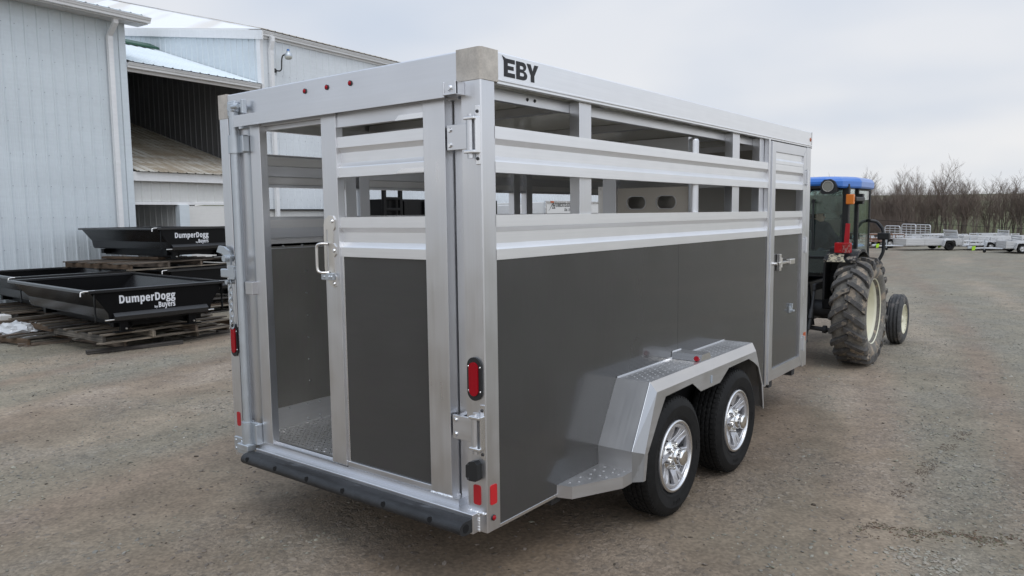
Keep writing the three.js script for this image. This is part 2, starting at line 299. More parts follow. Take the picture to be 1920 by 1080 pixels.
function ribs(n = 4, h = 0.017) { const p = [[0, 0]]; for (let i = 0; i < n; i++) { const s = i * PITCH; p.push([s + 0.05, 0], [s + 0.062, 0.003], [s + 0.075, 0], [s + 0.118, 0], [s + 0.13, 0.003], [s + 0.142, 0], [s + PITCH - 0.052, 0], [s + PITCH - 0.038, h], [s + PITCH - 0.014, h], [s + PITCH, 0]); } return p; }
function sheetGeo(profile, lo, hi) {      // lo/hi: (s, d) -> [x, y, z]
  const g = []; for (let i = 0; i + 1 < profile.length; i++) { const [a, b] = [profile[i], profile[i + 1]]; g.push(quad(lo(...a), lo(...b), hi(...b), hi(...a))); } return g;
}
function sheets(parent, name, mt, s0, s1, lo, hi, h) {   // a run of ribbed sheets, each a part
  for (let s = s0; s < s1 - 0.01; s += 4 * PITCH) { const n = Math.min(4, Math.max(1, Math.round((s1 - s) / PITCH))); obj(name, sheetGeo(ribs(n, h).map(([a, d]) => [a + s, d]), lo, hi), mt, parent); }
}
function screws(parent, pts) { stuff(obj('screw', pts.map((p) => { const g = new THREE.IcosahedronGeometry(0.009, 0); g.translate(...p); return uvm(g); }), M.screwGrey, parent)); }
M.screwGrey = std({ color: lin(0.36, 0.38, 0.41), roughness: 0.6 });
const gutterProf = (x, y) => [[x, y], [x + 0.004, y], [x + 0.004, y - 0.10], [x + 0.075, y - 0.10], [x + 0.082, y - 0.06], [x + 0.10, y - 0.045], [x + 0.112, y - 0.012], [x + 0.125, y - 0.006], [x + 0.125, y + 0.006], [x + 0.115, y + 0.006], [x + 0.106, y - 0.003], [x + 0.094, y - 0.04], [x + 0.077, y - 0.055], [x + 0.07, y - 0.095], [x + 0.008, y - 0.095], [x + 0.008, y + 0.0]];
function downspout(x, z, yTop, yBot, back) {   // white square pipe with an elbow at the top
  const w = 0.05, d = 0.04;
  const path = [[x + back, yTop], [x + back, yTop - 0.12], [x, yTop - 0.34], [x, yBot]]; const g = [];
  for (let i = 0; i + 1 < path.length; i++) { const [a, b] = [path[i], path[i + 1]]; g.push(ext([[a[0] - d, a[1]], [a[0] + d, a[1]], [b[0] + d, b[1]], [b[0] - d, b[1]]], 'z', z - w, z + w)); }
  for (const y of [yTop - 0.36, (yTop + yBot) / 2]) g.push(ext([[x - d - 0.004, y], [x + d + 0.004, y], [x + d + 0.004, y - 0.07], [x - d - 0.004, y - 0.07]], 'z', z - w - 0.004, z + w + 0.004));
  return g;
}
{ // near building on the left
  const b = thing('metal_building', 'tall pale blue-grey ribbed metal building filling the left edge, with downspout at its corner', 'building', [0, 0, 0], HD);
  const n = -12.67, zc = -6.62;
  sheets(b, 'siding_panel', M.siding, 0.14, 12.9, (s, d) => [n + d, 0.02, zc + s], (s, d) => [n + d, 5.83, zc + s], 0.024);
  obj('corner_trim', [bx(n - 0.1, n + 0.024, 0.02, 5.83, zc - 0.012, zc + 0.13, 0.004)], M.siding, b);
  sheets(b, 'end_panel', M.siding2, 0.1, 11, (s, d) => [n - s, 0.02, zc - d + 0.02], (s, d) => [n - s, 5.8 + 0.25 * s, zc - d + 0.02]);
  obj('gutter', ext(gutterProf(-12.28, 5.92), 'z', zc - 0.32, 6.2), M.trimWhite, b);
  obj('fascia', bx(-12.31, -12.286, 5.80, 5.95, zc - 0.31, 6.2, 0.003), M.trimWhite, b);
  for (let k = 0; k < 34; k++) obj('soffit_panel', [bx(n + 0.03, -12.312, 5.80 + 0.004 * (k % 2), 5.815 + 0.004 * (k % 2), zc - 0.3 + k * 0.3, zc - 0.004 + k * 0.3, 0.003)], M.soffitWhite, b);
  sheets(b, 'roof_panel', M.roofSheet, -0.34, 12.5, (s, d) => [-12.22, 5.955 + d, zc + s], (s, d) => [-20, 7.9 + d, zc + s]);
  obj('downspout', downspout(n + 0.075, zc + 0.36, 5.83, 0.1, 0.24), M.trimWhite, b);
  const sp = []; for (let y = 0.6; y < 5.8; y += 0.6) for (let s = 0.14; s < 12.8; s += PITCH) sp.push([n + 0.004, y, zc + s + 0.095 + 0.06]); screws(b, sp);
  obj('inner_wall', bx(n - 11, n - 0.12, 0.02, 5.6, 6.2, 6.3, 0), M.siding2, b);
}
{ // covered gap between the buildings: upper roof, weathered lower roof, wall with a doorway below it
  const b = thing('connecting_roof', 'pale ribbed roof with dark green ridge cap spanning the dark gap between the two buildings', 'roof', [0, 0, 0], HD);
  sheets(b, 'roof_panel', M.roofSheet, -0.05, 3.4, (s, d) => [-12.56, 5.05 + d, -10.08 + s], (s, d) => [-17.1, 6.47 + d, -10.08 + s]);
  sheets(b, 'roof_panel', M.roofSheet, -0.05, 3.4, (s, d) => [-21.6, 5.05 + d, -10.08 + s], (s, d) => [-17.1, 6.47 + d, -10.08 + s]);
  obj('ridge_cap', [ext([[-17.5, 6.38], [-17.1, 6.53], [-16.7, 6.38], [-16.7, 6.43], [-17.1, 6.59], [-17.5, 6.43]], 'z', -10.06, -6.64)], M.greenTrim, b);
  obj('gutter', ext(gutterProf(-12.70, 5.03), 'z', -10.06, -6.64), M.trimWhite, b);
  obj('fascia', bx(-12.74, -12.706, 4.86, 5.05, -10.06, -6.64, 0.003), M.soffitWhite, b);
  for (const z of [-6.75, -8.3, -9.9]) obj('rafter', ext([[-12.8, 4.84], [-12.8, 4.98], [-17.1, 6.34], [-21.6, 4.9], [-21.6, 4.7], [-17.1, 6.1]], 'z', z - 0.04, z + 0.04), M.steelDark, b);
  obj('back_wall', bx(-22, -21.9, 0, 5.4, -10.1, -6.6, 0), M.sidingShade, b);
  const c = thing('shed', 'low shed with stained brownish ribbed roof and open doorway inside the covered gap', 'shed', [0, 0, 0], HD);
  sheets(c, 'roof_panel', M.roofStained, -0.05, 3.4, (s, d) => [-12.62, 2.77 + d, -10.1 + s], (s, d) => [-19.2, 4.78 + d, -10.1 + s]);
  obj('fascia', [bx(-12.73, -12.70, 2.57, 2.765, -10.1, -6.64, 0.004)], M.trimWhite, c);
  sheets(c, 'siding_panel', M.skirt, 0, 3.45, (s, d) => [-12.84 + d, 2.13, -10.1 + s], (s, d) => [-12.84 + d, 2.6, -10.1 + s]);
  obj('lintel', bx(-12.88, -12.80, 2.06, 2.125, -10.1, -6.64, 0.003), M.trimWhite, c);
  obj('door_post', bx(-12.90, -12.74, 0, 2.06, -7.99, -7.74, 0.004), M.siding, c);
  const dr = obj('door', [bx(-12.86, -12.82, 0.05, 2.04, -9.4, -8.04, 0.004)], M.doorWhite, c);
  obj('handle', [bx(-12.82, -12.79, 1.0, 1.12, -8.16, -8.12, 0.004)], M.steelDark, dr);
  for (const [z0, z1] of [[-8.04, -7.99], [-10.1, -9.4]]) obj('door_jamb', bx(-12.89, -12.81, 0, 2.06, z0, z1, 0.003), M.trimWhite, c);
  sheets(c, 'inner_panel', M.skirt, 0, 2.4, (s, d) => [-12.95 - s, 0.02, -7.85 + d], (s, d) => [-12.95 - s, 2.3, -7.85 + d]);
  obj('inner_wall', bx(-15.5, -15.4, 0, 2.5, -10, -6.7, 0), M.skirt, c);
}
{ // second building, running away behind the trailer
  const b = thing('metal_building', 'long white ribbed metal building running away behind the trailer, with stained pale roof', 'building', [0, 0, 0], HD);
  const n = -12.67, z0 = -10.15, z1 = -36.4;
  sheets(b, 'siding_panel', M.siding2, 0.05, 26, (s, d) => [n + d, 1.95, z0 - s], (s, d) => [n + d, 6.2, z0 - s]);
  obj('skirt_wall', [bx(n - 0.2, n - 0.03, 0, 1.95, z1, z0, 0.003)], M.skirt, b);
  obj('base_flashing', [bx(n - 0.02, n + 0.03, 1.925, 1.96, z1, z0, 0.003)], M.steelDark, b);
  const rake = (x) => 6.32 + 0.144 * (n - x);
  const under = (x) => x > -17.1 ? 5.02 + 0.313 * (n - x) : 6.4 - 0.313 * (-17.1 - x);
  sheets(b, 'gable_panel', M.siding, 0.02, 11, (s, d) => [n - s, under(n - s), z0 + d], (s, d) => [n - s, rake(n - s) - 0.05, z0 + d], 0.02);
  sheets(b, 'gable_panel', M.sidingShade, 0.02, 11, (s, d) => [n - s, 2.3, z0 + d], (s, d) => [n - s, under(n - s) - 0.004, z0 + d], 0.02);  // same gable wall under the connecting roof, its shade put into a darker colour
  obj('rake_trim', [ext([[n + 0.16, rake(n) - 0.2], [n + 0.16, rake(n) + 0.02], [-26, rake(-26) + 0.02], [-26, rake(-26) - 0.14]], 'z', z0 + 0.03, z0 + 0.07)], M.trimWhite, b);
  obj('corner_trim', [bx(n - 0.12, n + 0.025, 1.95, 6.2, z0 - 0.06, z0 + 0.03, 0.003)], M.trimWhite, b);
  obj('gutter', ext(gutterProf(n + 0.04, 6.34), 'z', z1, z0 + 0.06), M.trimWhite, b);
  obj('fascia', bx(n + 0.01, n + 0.035, 6.18, 6.37, z1, z0 + 0.05, 0.003), M.trimWhite, b);
  sheets(b, 'roof_panel', M.roofStained, 0, 26, (s, d) => [n + 0.14, 6.38 + d, z0 + 0.06 - s], (s, d) => [-23.4, 9.37 + 0.018 * s + d, z0 - 2.5 - s * 0.92], 0.02);
  obj('end_slope', [slab([n + 0.12, 6.38, z0 + 0.06], [-23.35, 9.39, z0 - 2.55], [-28, 9.8, z0 - 3.4], [-26, rake(-26) + 0.04, z0 + 0.06], 0.02)], M.roofPale, b);
  obj('downspout', downspout(n + 0.075, z0 - 0.26, 6.25, 0.1, 0.06), M.trimWhite, b);
  const sp = []; for (const y of [2.2, 2.95, 3.75, 4.55, 5.35]) for (let s = 0.05; s < 22; s += PITCH) sp.push([n + 0.004, y, z0 - s - 0.155]); screws(b, sp);
  obj('end_wall', bx(-30, n - 0.05, 0, 6.1, z1 - 0.1, z1, 0), M.siding2, b);
  const l = thing('wall_lamp', 'grey outdoor wall lamp on a curved arm under the eaves of the long building', 'lamp', [0, 0, 0], HD);
  const y0 = 5.45, zl = -10.56;
  obj('arm', tube([[n + 0.02, y0, zl], [n + 0.12, y0 - 0.01, zl - 0.07], [n + 0.16, y0 + 0.04, zl - 0.09], [n + 0.17, y0 + 0.26, zl - 0.10], [n + 0.20, y0 + 0.36, zl - 0.11], [n + 0.28, y0 + 0.40, zl - 0.15]], 0.018, 8), M.steelDark, l);
  obj('mount', [cyl([n, y0, zl], [n + 0.03, y0, zl], 0.055, 10)], M.steelDark, l);
  const h = obj('lamp_head', toLamp([[0.0, 0.13], [0.045, 0.13], [0.05, 0.09], [0.085, 0.07], [0.095, 0.0], [0.085, 0.0], [0.08, 0.05], [0, 0.06]], n + 0.33, y0 + 0.34, zl - 0.18), M.galv, l);
  obj('lens', toLamp([[0.083, 0.005], [0.094, -0.005], [0.088, -0.05], [0.055, -0.075], [0, -0.08]], n + 0.33, y0 + 0.34, zl - 0.18), std({ color: lin(0.5, 0.5, 0.45), roughness: 0.35 }), h);
  obj('photocell', cyl([n + 0.33, y0 + 0.47, zl - 0.18], [n + 0.33, y0 + 0.52, zl - 0.18], 0.04, 10, 0.03), std({ color: lin(0.06, 0.17, 0.42), roughness: 0.4 }), h);
}
function toLamp(pts, x, y, z) { const g = lathe(pts, 18); g.translate(x, y, z); return uvm(g); }
// ---------------------------------------------------------------- livestock trailer (its own frame: rear face z = 0, sides x = -1 and 1, y from the bottom of the body)
const trailer = thing('livestock_trailer', 'silver aluminium livestock trailer with dark grey side panels hitched behind the tractor', 'livestock trailer', [0, 0.323, 0]);
const T = trailer, LEN = 4.64;
const font = await new FontLoader().loadAsync('fonts/droid/droid_sans_bold.typeface.json');
const fontSerif = await new FontLoader().loadAsync('fonts/droid/droid_serif_bold.typeface.json');
// slat section (d outwards, y up) of a side rail: flat band, undercut lip, recessed web, sloping ledge, lower band
const slatProf = (y0, x, sg, top = 0.2) => [[0, top], [0, 0.147], [-0.002, 0.145], [-0.024, 0.123], [-0.024, 0.073], [-0.003, 0.052], [0, 0.047], [0, 0], [-0.042, 0], [-0.042, 0.006], [-0.006, 0.006], [-0.006, 0.043], [-0.030, 0.069], [-0.030, 0.129], [-0.006, 0.152], [-0.006, top - 0.006], [-0.042, top - 0.006], [-0.042, top]].map(([d, y]) => [x + sg * d, y0 + y]);
const bolt = (x, y, z, ax, r = 0.009, h = 0.006) => { const g = new THREE.CylinderGeometry(r * 0.6, r, h, 10, 1); if (ax === 'x') g.rotateZ(-Math.PI / 2); if (ax === '-x') g.rotateZ(Math.PI / 2); if (ax === 'z') g.rotateX(Math.PI / 2); g.translate(x, y, z); return uvm(g); };

// floor, frame, roof
obj('floor', bx(-0.955, 0.955, 0.0, 0.08, -4.6, -0.07, 0.002), M.aluInner, T);
obj('inner_panel', bx(0.955, 0.960, 0.08, 1.262, -3.5, -0.093, 0.001), M.aluInner, T);  // unseen bright lining of the right wall, added to bounce light inside
{ const g = []; const r = rng(5); for (let z = -0.10; z > -1.6; z -= 0.036) for (let x = -0.93; x < 0.62; x += 0.036) { const odd = (Math.round(x / 0.036) + Math.round(z / 0.036)) & 1; const b = new THREE.OctahedronGeometry(1, 0); b.scale(0.0135, 0.003, 0.0045); b.rotateY(odd ? 0.78 : -0.78); b.translate(x, 0.081, z); g.push(uvm(b)); } stuff(obj('tread_pattern', g, M.aluBright, T)); }
obj('underframe', [bx(-0.5, -0.42, -0.09, -0.01, -4.6, -0.1), bx(0.42, 0.5, -0.09, -0.01, -4.6, -0.1), ...[-0.6, -1.1, -1.9, -2.6, -3.2, -3.8, -4.4].map((z) => bx(-0.96, 0.96, -0.06, -0.004, z - 0.04, z + 0.04))], M.steelDark, T);
for (const z of [-1.416, -2.337]) obj('axle', cyl([-1.0, 0.0, z], [1.0, 0.0, z], 0.035, 14), M.steelDark, T);
obj('tow_tongue', [ext([[-0.5, -4.5], [0.5, -4.5], [0.06, -5.7], [-0.06, -5.7]], 'y', -0.06, 0.02), cyl([0, -0.02, -5.7], [0, -0.02, -5.95], 0.04, 12)], M.steelDark, T);
const ceilTex = dataTex(256, 256, (u, v) => { const s = 0.83 + 0.04 * (nD(u, v) - 0.5) + 0.02 * (nE(u, v) - 0.5); return [s, s * 0.98, s * 0.90]; }, true);
obj('ceiling', bx(-0.97, 0.97, 2.055, 2.07, -4.60, -0.06, 0.002), std({ map: ceilTex, roughness: 0.25, metalness: 0.0 }), T);
for (const z of [-1.15, -2.3, -3.45]) obj('roof_bow', bx(-0.965, 0.965, 2.005, 2.054, z - 0.03, z + 0.03, 0.003), M.aluDull, T);
obj('roof', [slab([-0.98, 2.118, -0.02], [0.98, 2.118, -0.02], [0.98, 2.118, -4.62], [-0.98, 2.118, -4.62], 0.02)], M.aluDull, T);
const railProf = (sg) => [[0, 2.125], [0, 2.018], [0.006, 2.014], [0.006, 2.008], [0, 2.004], [0, 1.995], [-0.03, 1.995], [-0.03, 2.004], [-0.012, 2.008], [-0.012, 2.112], [-0.05, 2.118], [-0.05, 2.126], [-0.004, 2.130]].map(([d, y]) => [sg * (1.0 + d), y]);
for (const sg of [1, -1]) {
  obj('roof_rail', ext(railProf(sg), 'z', -LEN, -0.113), M.slat, T);
  obj('header_rail', [bx(Math.min(sg * 0.875, sg * 0.905), Math.max(sg * 0.875, sg * 0.905), 1.943, 2.0, sg > 0 ? -3.53 : -4.55, -0.085)], M.alu, T);
}
obj('roof_rail', ext([[0, 2.125], [0, 2.0], [-0.03, 2.0], [-0.03, 2.006], [-0.012, 2.010], [-0.012, 2.112], [-0.05, 2.118], [-0.05, 2.126], [-0.004, 2.130]], 'x', -0.911, 0.868), M.alu, T);
obj('roof_rail', bx(-0.97, 0.97, 1.99, 2.126, -LEN, -LEN + 0.03), M.alu, T);
for (const sg of [1, -1]) {
  const x0 = sg > 0 ? 0.867 : -1.004, x1 = sg > 0 ? 1.004 : -0.910;
  const c = sg > 0 ? [[0.867, -0.116], [1.004, -0.116], [1.004, -0.010], [0.994, 0.002], [0.984, 0.004], [0.867, 0.004]] : [[-0.91, -0.116], [-1.004, -0.116], [-1.004, 0.0], [-0.998, 0.004], [-0.91, 0.004]];
  obj('corner_cap', [ext(c, 'y', sg > 0 ? 2.0 : 1.998, 2.135)], M.cap, T);
}
// end caps / marker at the front
obj('rail_end_cap', [bx(0.95, 1.0035, 1.985, 2.132, -LEN - 0.012, -LEN + 0.002)], M.aluDull, T);
{ const g = ext([[0, 0.018], [0.018, 0], [0, -0.018], [-0.018, 0]], 'z', 0, 0.004); g.rotateY(Math.PI / 2); g.translate(1.001, 2.063, -LEN + 0.03); obj('marker_light', [g], M.orange, T); }

// corner posts
const post = (x0, x1, z0, z1, y0, y1) => ext([[x0, z0], [x1, z0], [x1, z1 - 0.006], [x1 - 0.004, z1], [x0 + 0.002, z1], [x0, z1 - 0.002]], 'y', y0, y1);
obj('corner_post', post(0.888, 1.0, -0.092, 0, 0.0, 1.999), M.alu, T);
obj('corner_post', ext([[-0.912, -0.092], [-1.0, -0.092], [-1.0, -0.006], [-0.996, 0], [-0.914, 0], [-0.912, -0.002]], 'y', -0.01, 1.998), M.alu, T);
obj('corner_post', bx(0.90, 1.0, 0.0, 1.99, -LEN, -4.555), M.alu, T);
obj('corner_post', bx(-1.0, -0.9, 0.0, 1.99, -LEN, -4.555), M.alu, T);

// sides: panels, slats, uprights
for (const [z0, z1] of [[-1.9285, -0.09], [-3.525, -1.9297]]) obj('side_panel', bx(0.986, 0.9975, 0.012, 1.232, z0, z1, 0.0015), M.panel, T);
obj('bottom_trim', [ext([[0.96, 0.0], [1.001, 0.0], [1.001, 0.013], [0.99, 0.017], [0.96, 0.017]], 'z', -3.53, -0.09)], M.aluBright, T);
for (const z of [-0.87, -1.05]) { }
obj('slat', ext(slatProf(1.61, 1.0, 1), 'z', -3.535, -0.089), M.slat, T);
obj('slat', ext(slatProf(1.225, 1.0, 1), 'z', -3.535, -0.089), M.slat, T);
for (const [z, w] of [[-0.882, 0.115], [-2.945, 0.13], [-3.475, 0.09]]) obj('upright', [bx(0.905, 0.967, 0.02, 1.995, z - w / 2, z + w / 2)], M.alu, T);
obj('roof_clip', [bolt(0.908, 1.972, -0.46, 'x'), bolt(0.908, 1.972, -0.52, 'x')], M.steelDark, T);
// left wall seen from inside
obj('outer_panel', bx(-0.999, -0.990, 0.012, 1.232, -4.56, -0.09, 0.0015), M.panel, T);
for (const [z0, z1] of [[-1.3, -0.093], [-2.52, -1.303], [-3.74, -2.523], [-4.55, -3.743]]) obj('inner_panel', bx(-0.957, -0.95, 0.2, 1.262, z0, z1, 0.001), M.innerPanel, T);
obj('kick_plate', [bx(-0.953, -0.944, 0.078, 0.222, -4.55, -0.093), bx(-0.948, -0.935, 0.078, 0.092, -4.55, -0.093)], M.aluInner, T);
obj('slat', ext(slatProf(1.61, -1.0, -1).map(([x, y]) => [x + 0.02, y]), 'z', -4.56, -0.09), M.alu, T);
obj('slat', ext(slatProf(1.23, -1.0, -1).map(([x, y]) => [x + 0.02, y]), 'z', -4.56, -0.09), M.alu, T);
for (const [y0] of [[1.245], [1.63]]) obj('inner_rail', ext([[-0.962, y0 + 0.165], [-0.95, y0 + 0.165], [-0.95, y0 + 0.115], [-0.957, y0 + 0.108], [-0.957, y0 + 0.05], [-0.95, y0 + 0.042], [-0.95, y0], [-0.962, y0]], 'z', -4.55, -0.093), M.aluInner, T);
for (const z of [-0.90, -1.02, -1.9, -2.75, -2.93, -3.9]) obj('upright', [bx(-0.975, -0.915, 0.22, 2.0, z - 0.045, z + 0.045)], M.alu, T);
{ // rivet heads on the inner wall, in staggered columns
  const p = []; for (let z = -0.22; z > -1.2; z -= 0.145) p.push([1.247, z]);
  for (let y = 1.08; y > 0.3; y -= 0.145) { p.push([y, -0.53]); p.push([y - 0.075, -0.72]); p.push([y, -1.15]); }
  for (const [y, z] of p) obj('rivet', bolt(-0.948, y, z, 'x', 0.0085, 0.007), M.aluBright, T);
  for (const [y, z] of [[0.205, -0.22], [0.205, -0.36], [0.205, -0.5], [0.205, -0.6], [0.205, -0.74], [0.115, -0.5], [0.093, -0.5], [0.115, -0.6], [0.093, -0.6]]) obj('rivet', bolt(-0.943, y, z, 'x', 0.0085, 0.007), M.aluBright, T);
}
// nose wall and the gate in the middle
obj('nose_wall', [bx(-0.96, 0.96, 0.05, 2.0, -4.60, -4.585, 0.002)], std({ color: lin(0.5, 0.475, 0.43), roughness: 0.5 }), T);
for (const y of [1.25, 1.66, 1.80]) obj('nose_rail', bx(-0.95, 0.95, y, y + 0.06, -4.583, -4.56), M.aluDull, T);
{
  const z = -2.3;
  const hole = (cx) => Array.from({ length: 20 }, (_, i) => { const a = i / 20 * 6.2832; return [cx + 0.035 * Math.sign(Math.cos(a)) + 0.037 * Math.cos(a), 1.497 + 0.043 * Math.sin(a)]; });
  const rim = (cx) => Array.from({ length: 20 }, (_, i) => { const a = i / 20 * 6.2832; return [cx + 0.035 * Math.sign(Math.cos(a)) + 0.043 * Math.cos(a), 1.497 + 0.049 * Math.sin(a)]; });
  const cg = obj('divider_gate', [bx(0.235, 0.345, 0.1, 1.94, z - 0.03, z + 0.03), bx(0.345, 0.9, 1.83, 1.93, z - 0.025, z + 0.025), bx(-0.9, 0.235, 1.86, 1.93, z - 0.025, z + 0.025), bx(0.345, 0.9, 0.1, 0.17, z - 0.025, z + 0.025)], M.alu, T);
  obj('gate_sheet', [ext([[0.345, 0.17], [0.89, 0.17], [0.89, 1.60], [0.345, 1.60]], 'z', z - 0.006, z + 0.006, [hole(0.497), hole(0.728)])], std({ color: lin(0.62, 0.57, 0.50), metalness: 0.2, roughness: 0.45 }), cg);
  obj('gate_flange', [ext([[z + 0.006, 1.60], [z - 0.05, 1.66], [z - 0.05, 1.74], [z - 0.044, 1.74], [z - 0.044, 1.664], [z + 0.012, 1.604]], 'x', 0.345, 0.89)], M.aluDull, cg);
  for (const cx of [0.497, 0.728]) obj('vent_ring', ext(rim(cx), 'z', z + 0.006, z + 0.012, [hole(cx)]), M.aluDull, cg);
  obj('gate_lining', bx(0.36, 0.88, 0.2, 1.6, z - 0.10, z - 0.09), M.innerPanel, cg);
  const hp = obj('gate_post', [cyl([0.93, 0.02, z + 0.01], [0.93, 1.90, z + 0.01], 0.034, 16), ball(0.93, 1.90, z + 0.01, 0.034, 1, 0.7, 1)], M.alu, T);
  obj('latch', [bx(0.19, 0.23, 1.40, 1.62, z - 0.02, z + 0.02), bolt(0.21, 1.6, z + 0.02, 'z'), bolt(0.21, 1.43, z + 0.02, 'z')], M.stainless, cg);
}
// ---- escape door at the front of the right side
obj('door_jamb', [ext([[0.94, -3.53], [1.004, -3.53], [1.004, -3.565], [0.992, -3.575], [0.992, -3.60], [0.94, -3.60]], 'y', 0.0, 1.996), bx(0.93, 0.96, 0.0, 1.99, -3.64, -3.6)], M.alu, T);
obj('door_jamb', [bx(0.95, 1.003, 0.0, 1.99, -4.555, -4.515)], M.alu, T);
{
  const d = obj('escape_door', [
    ext([[-3.61, 0.02], [-3.61, 1.985], [-3.705, 1.905], [-3.705, 0.115]], 'x', 0.972, 1.001), ext([[-4.51, 0.02], [-4.51, 1.985], [-4.43, 1.905], [-4.43, 0.115]], 'x', 0.972, 1.001),
    ext([[-3.612, 1.985], [-4.508, 1.985], [-4.43, 1.907], [-3.705, 1.907]], 'x', 0.972, 1.0), ext([[-3.612, 0.02], [-4.508, 0.02], [-4.43, 0.113], [-3.705, 0.113]], 'x', 0.972, 1.0),
    bx(0.975, 1.010, 0.0, 1.985, -3.622, -3.60)], M.alu, T);
  for (const y0 of [1.61, 1.225]) obj('slat', ext(slatProf(y0, 0.997, 1), 'z', -4.432, -3.703), M.slat, d);
  obj('slat', ext([[0.988, 1.905], [0.988, 1.852], [0.997, 1.838], [0.997, 1.812], [0.98, 1.812], [0.975, 1.905]], 'z', -4.432, -3.703), M.slat, d);
  obj('door_panel', bx(0.975, 0.986, 0.113, 1.228, -4.432, -3.703, 0.001), M.panel, d);
  obj('latch', [bx(0.99, 1.03, 0.985, 1.005, -4.06, -3.76, 0.004), bx(0.99, 1.02, 0.93, 1.07, -3.84, -3.80, 0.004), bx(1.01, 1.05, 0.975, 1.02, -4.10, -3.98, 0.006), cyl([1.02, 0.96, -3.82], [1.02, 1.04, -3.82], 0.014, 10), cyl([0.985, 0.995, -3.70], [1.03, 0.995, -3.70], 0.012, 8)], M.stainless, d);
  obj('keeper', [bx(0.985, 1.0, 0.54, 0.60, -4.22, -4.14, 0.003), bx(1.0, 1.025, 0.55, 0.565, -4.20, -4.16, 0.002), bx(0.985, 1.012, 0.585, 0.62, -4.19, -4.165, 0.002)], M.galv, d);
  for (const y of [1.72, 1.12, 0.22]) obj('hinge', [cyl([1.012, y - 0.07, -4.515], [1.012, y + 0.07, -4.515], 0.014, 10), bx(0.998, 1.008, y - 0.06, y + 0.06, -4.56, -4.47, 0.002)], M.alu, d);
  obj('marker_light', bx(1.0, 1.006, 0.235, 0.315, -4.60, -4.53, 0.003), M.orange, T);
}
// ---- rear gate frame, slider track, sliding half
const gf = obj('gate_frame', [
  bx(-0.705, -0.612, 0.115, 1.945, -0.05, -0.002), bx(-0.86, -0.705, 0.115, 1.945, -0.06, -0.035), bx(-0.875, -0.855, 0.115, 1.945, -0.06, -0.01),
  ext([[-0.752, 0.077], [0.83, 0.077], [0.83, 0.118], [-0.752, 0.118]], 'z', -0.055, 0.0), bx(-0.72, 0.80, 0.117, 0.129, -0.05, -0.03),
  bx(-0.86, 0.86, 1.93, 1.985, -0.06, -0.012)], M.alu, T);
obj('gate_channel', [bx(0.800, 0.872, 0.04, 1.96, -0.075, -0.052), bx(0.862, 0.876, 0.04, 1.96, -0.075, -0.040), bolt(0.85, 0.20, -0.05, 'z', 0.008)], M.alu, T);
obj('slider_track', [ext([[0.058, 1.995], [0.058, 1.932], [0.052, 1.932], [0.052, 1.944], [0.008, 1.944], [-0.012, 1.958], [-0.012, 1.995], [0.0, 2.002]], 'x', -0.765, 0.842), bx(-0.75, -0.1, 1.905, 1.930, -0.052, -0.040)], M.alu, T);
obj('track_stop', [ext([[0.838, 1.938], [0.912, 1.938], [0.912, 1.995], [0.838, 1.995]], 'z', 0.048, 0.056), bx(0.838, 0.845, 1.938, 1.995, 0, 0.062), bx(0.905, 0.912, 1.938, 1.995, 0.0, 0.062), bx(0.84, 0.91, 1.938, 1.944, 0, 0.062), bolt(0.876, 1.967, 0.060, 'z', 0.016, 0.012)], M.alu, T);
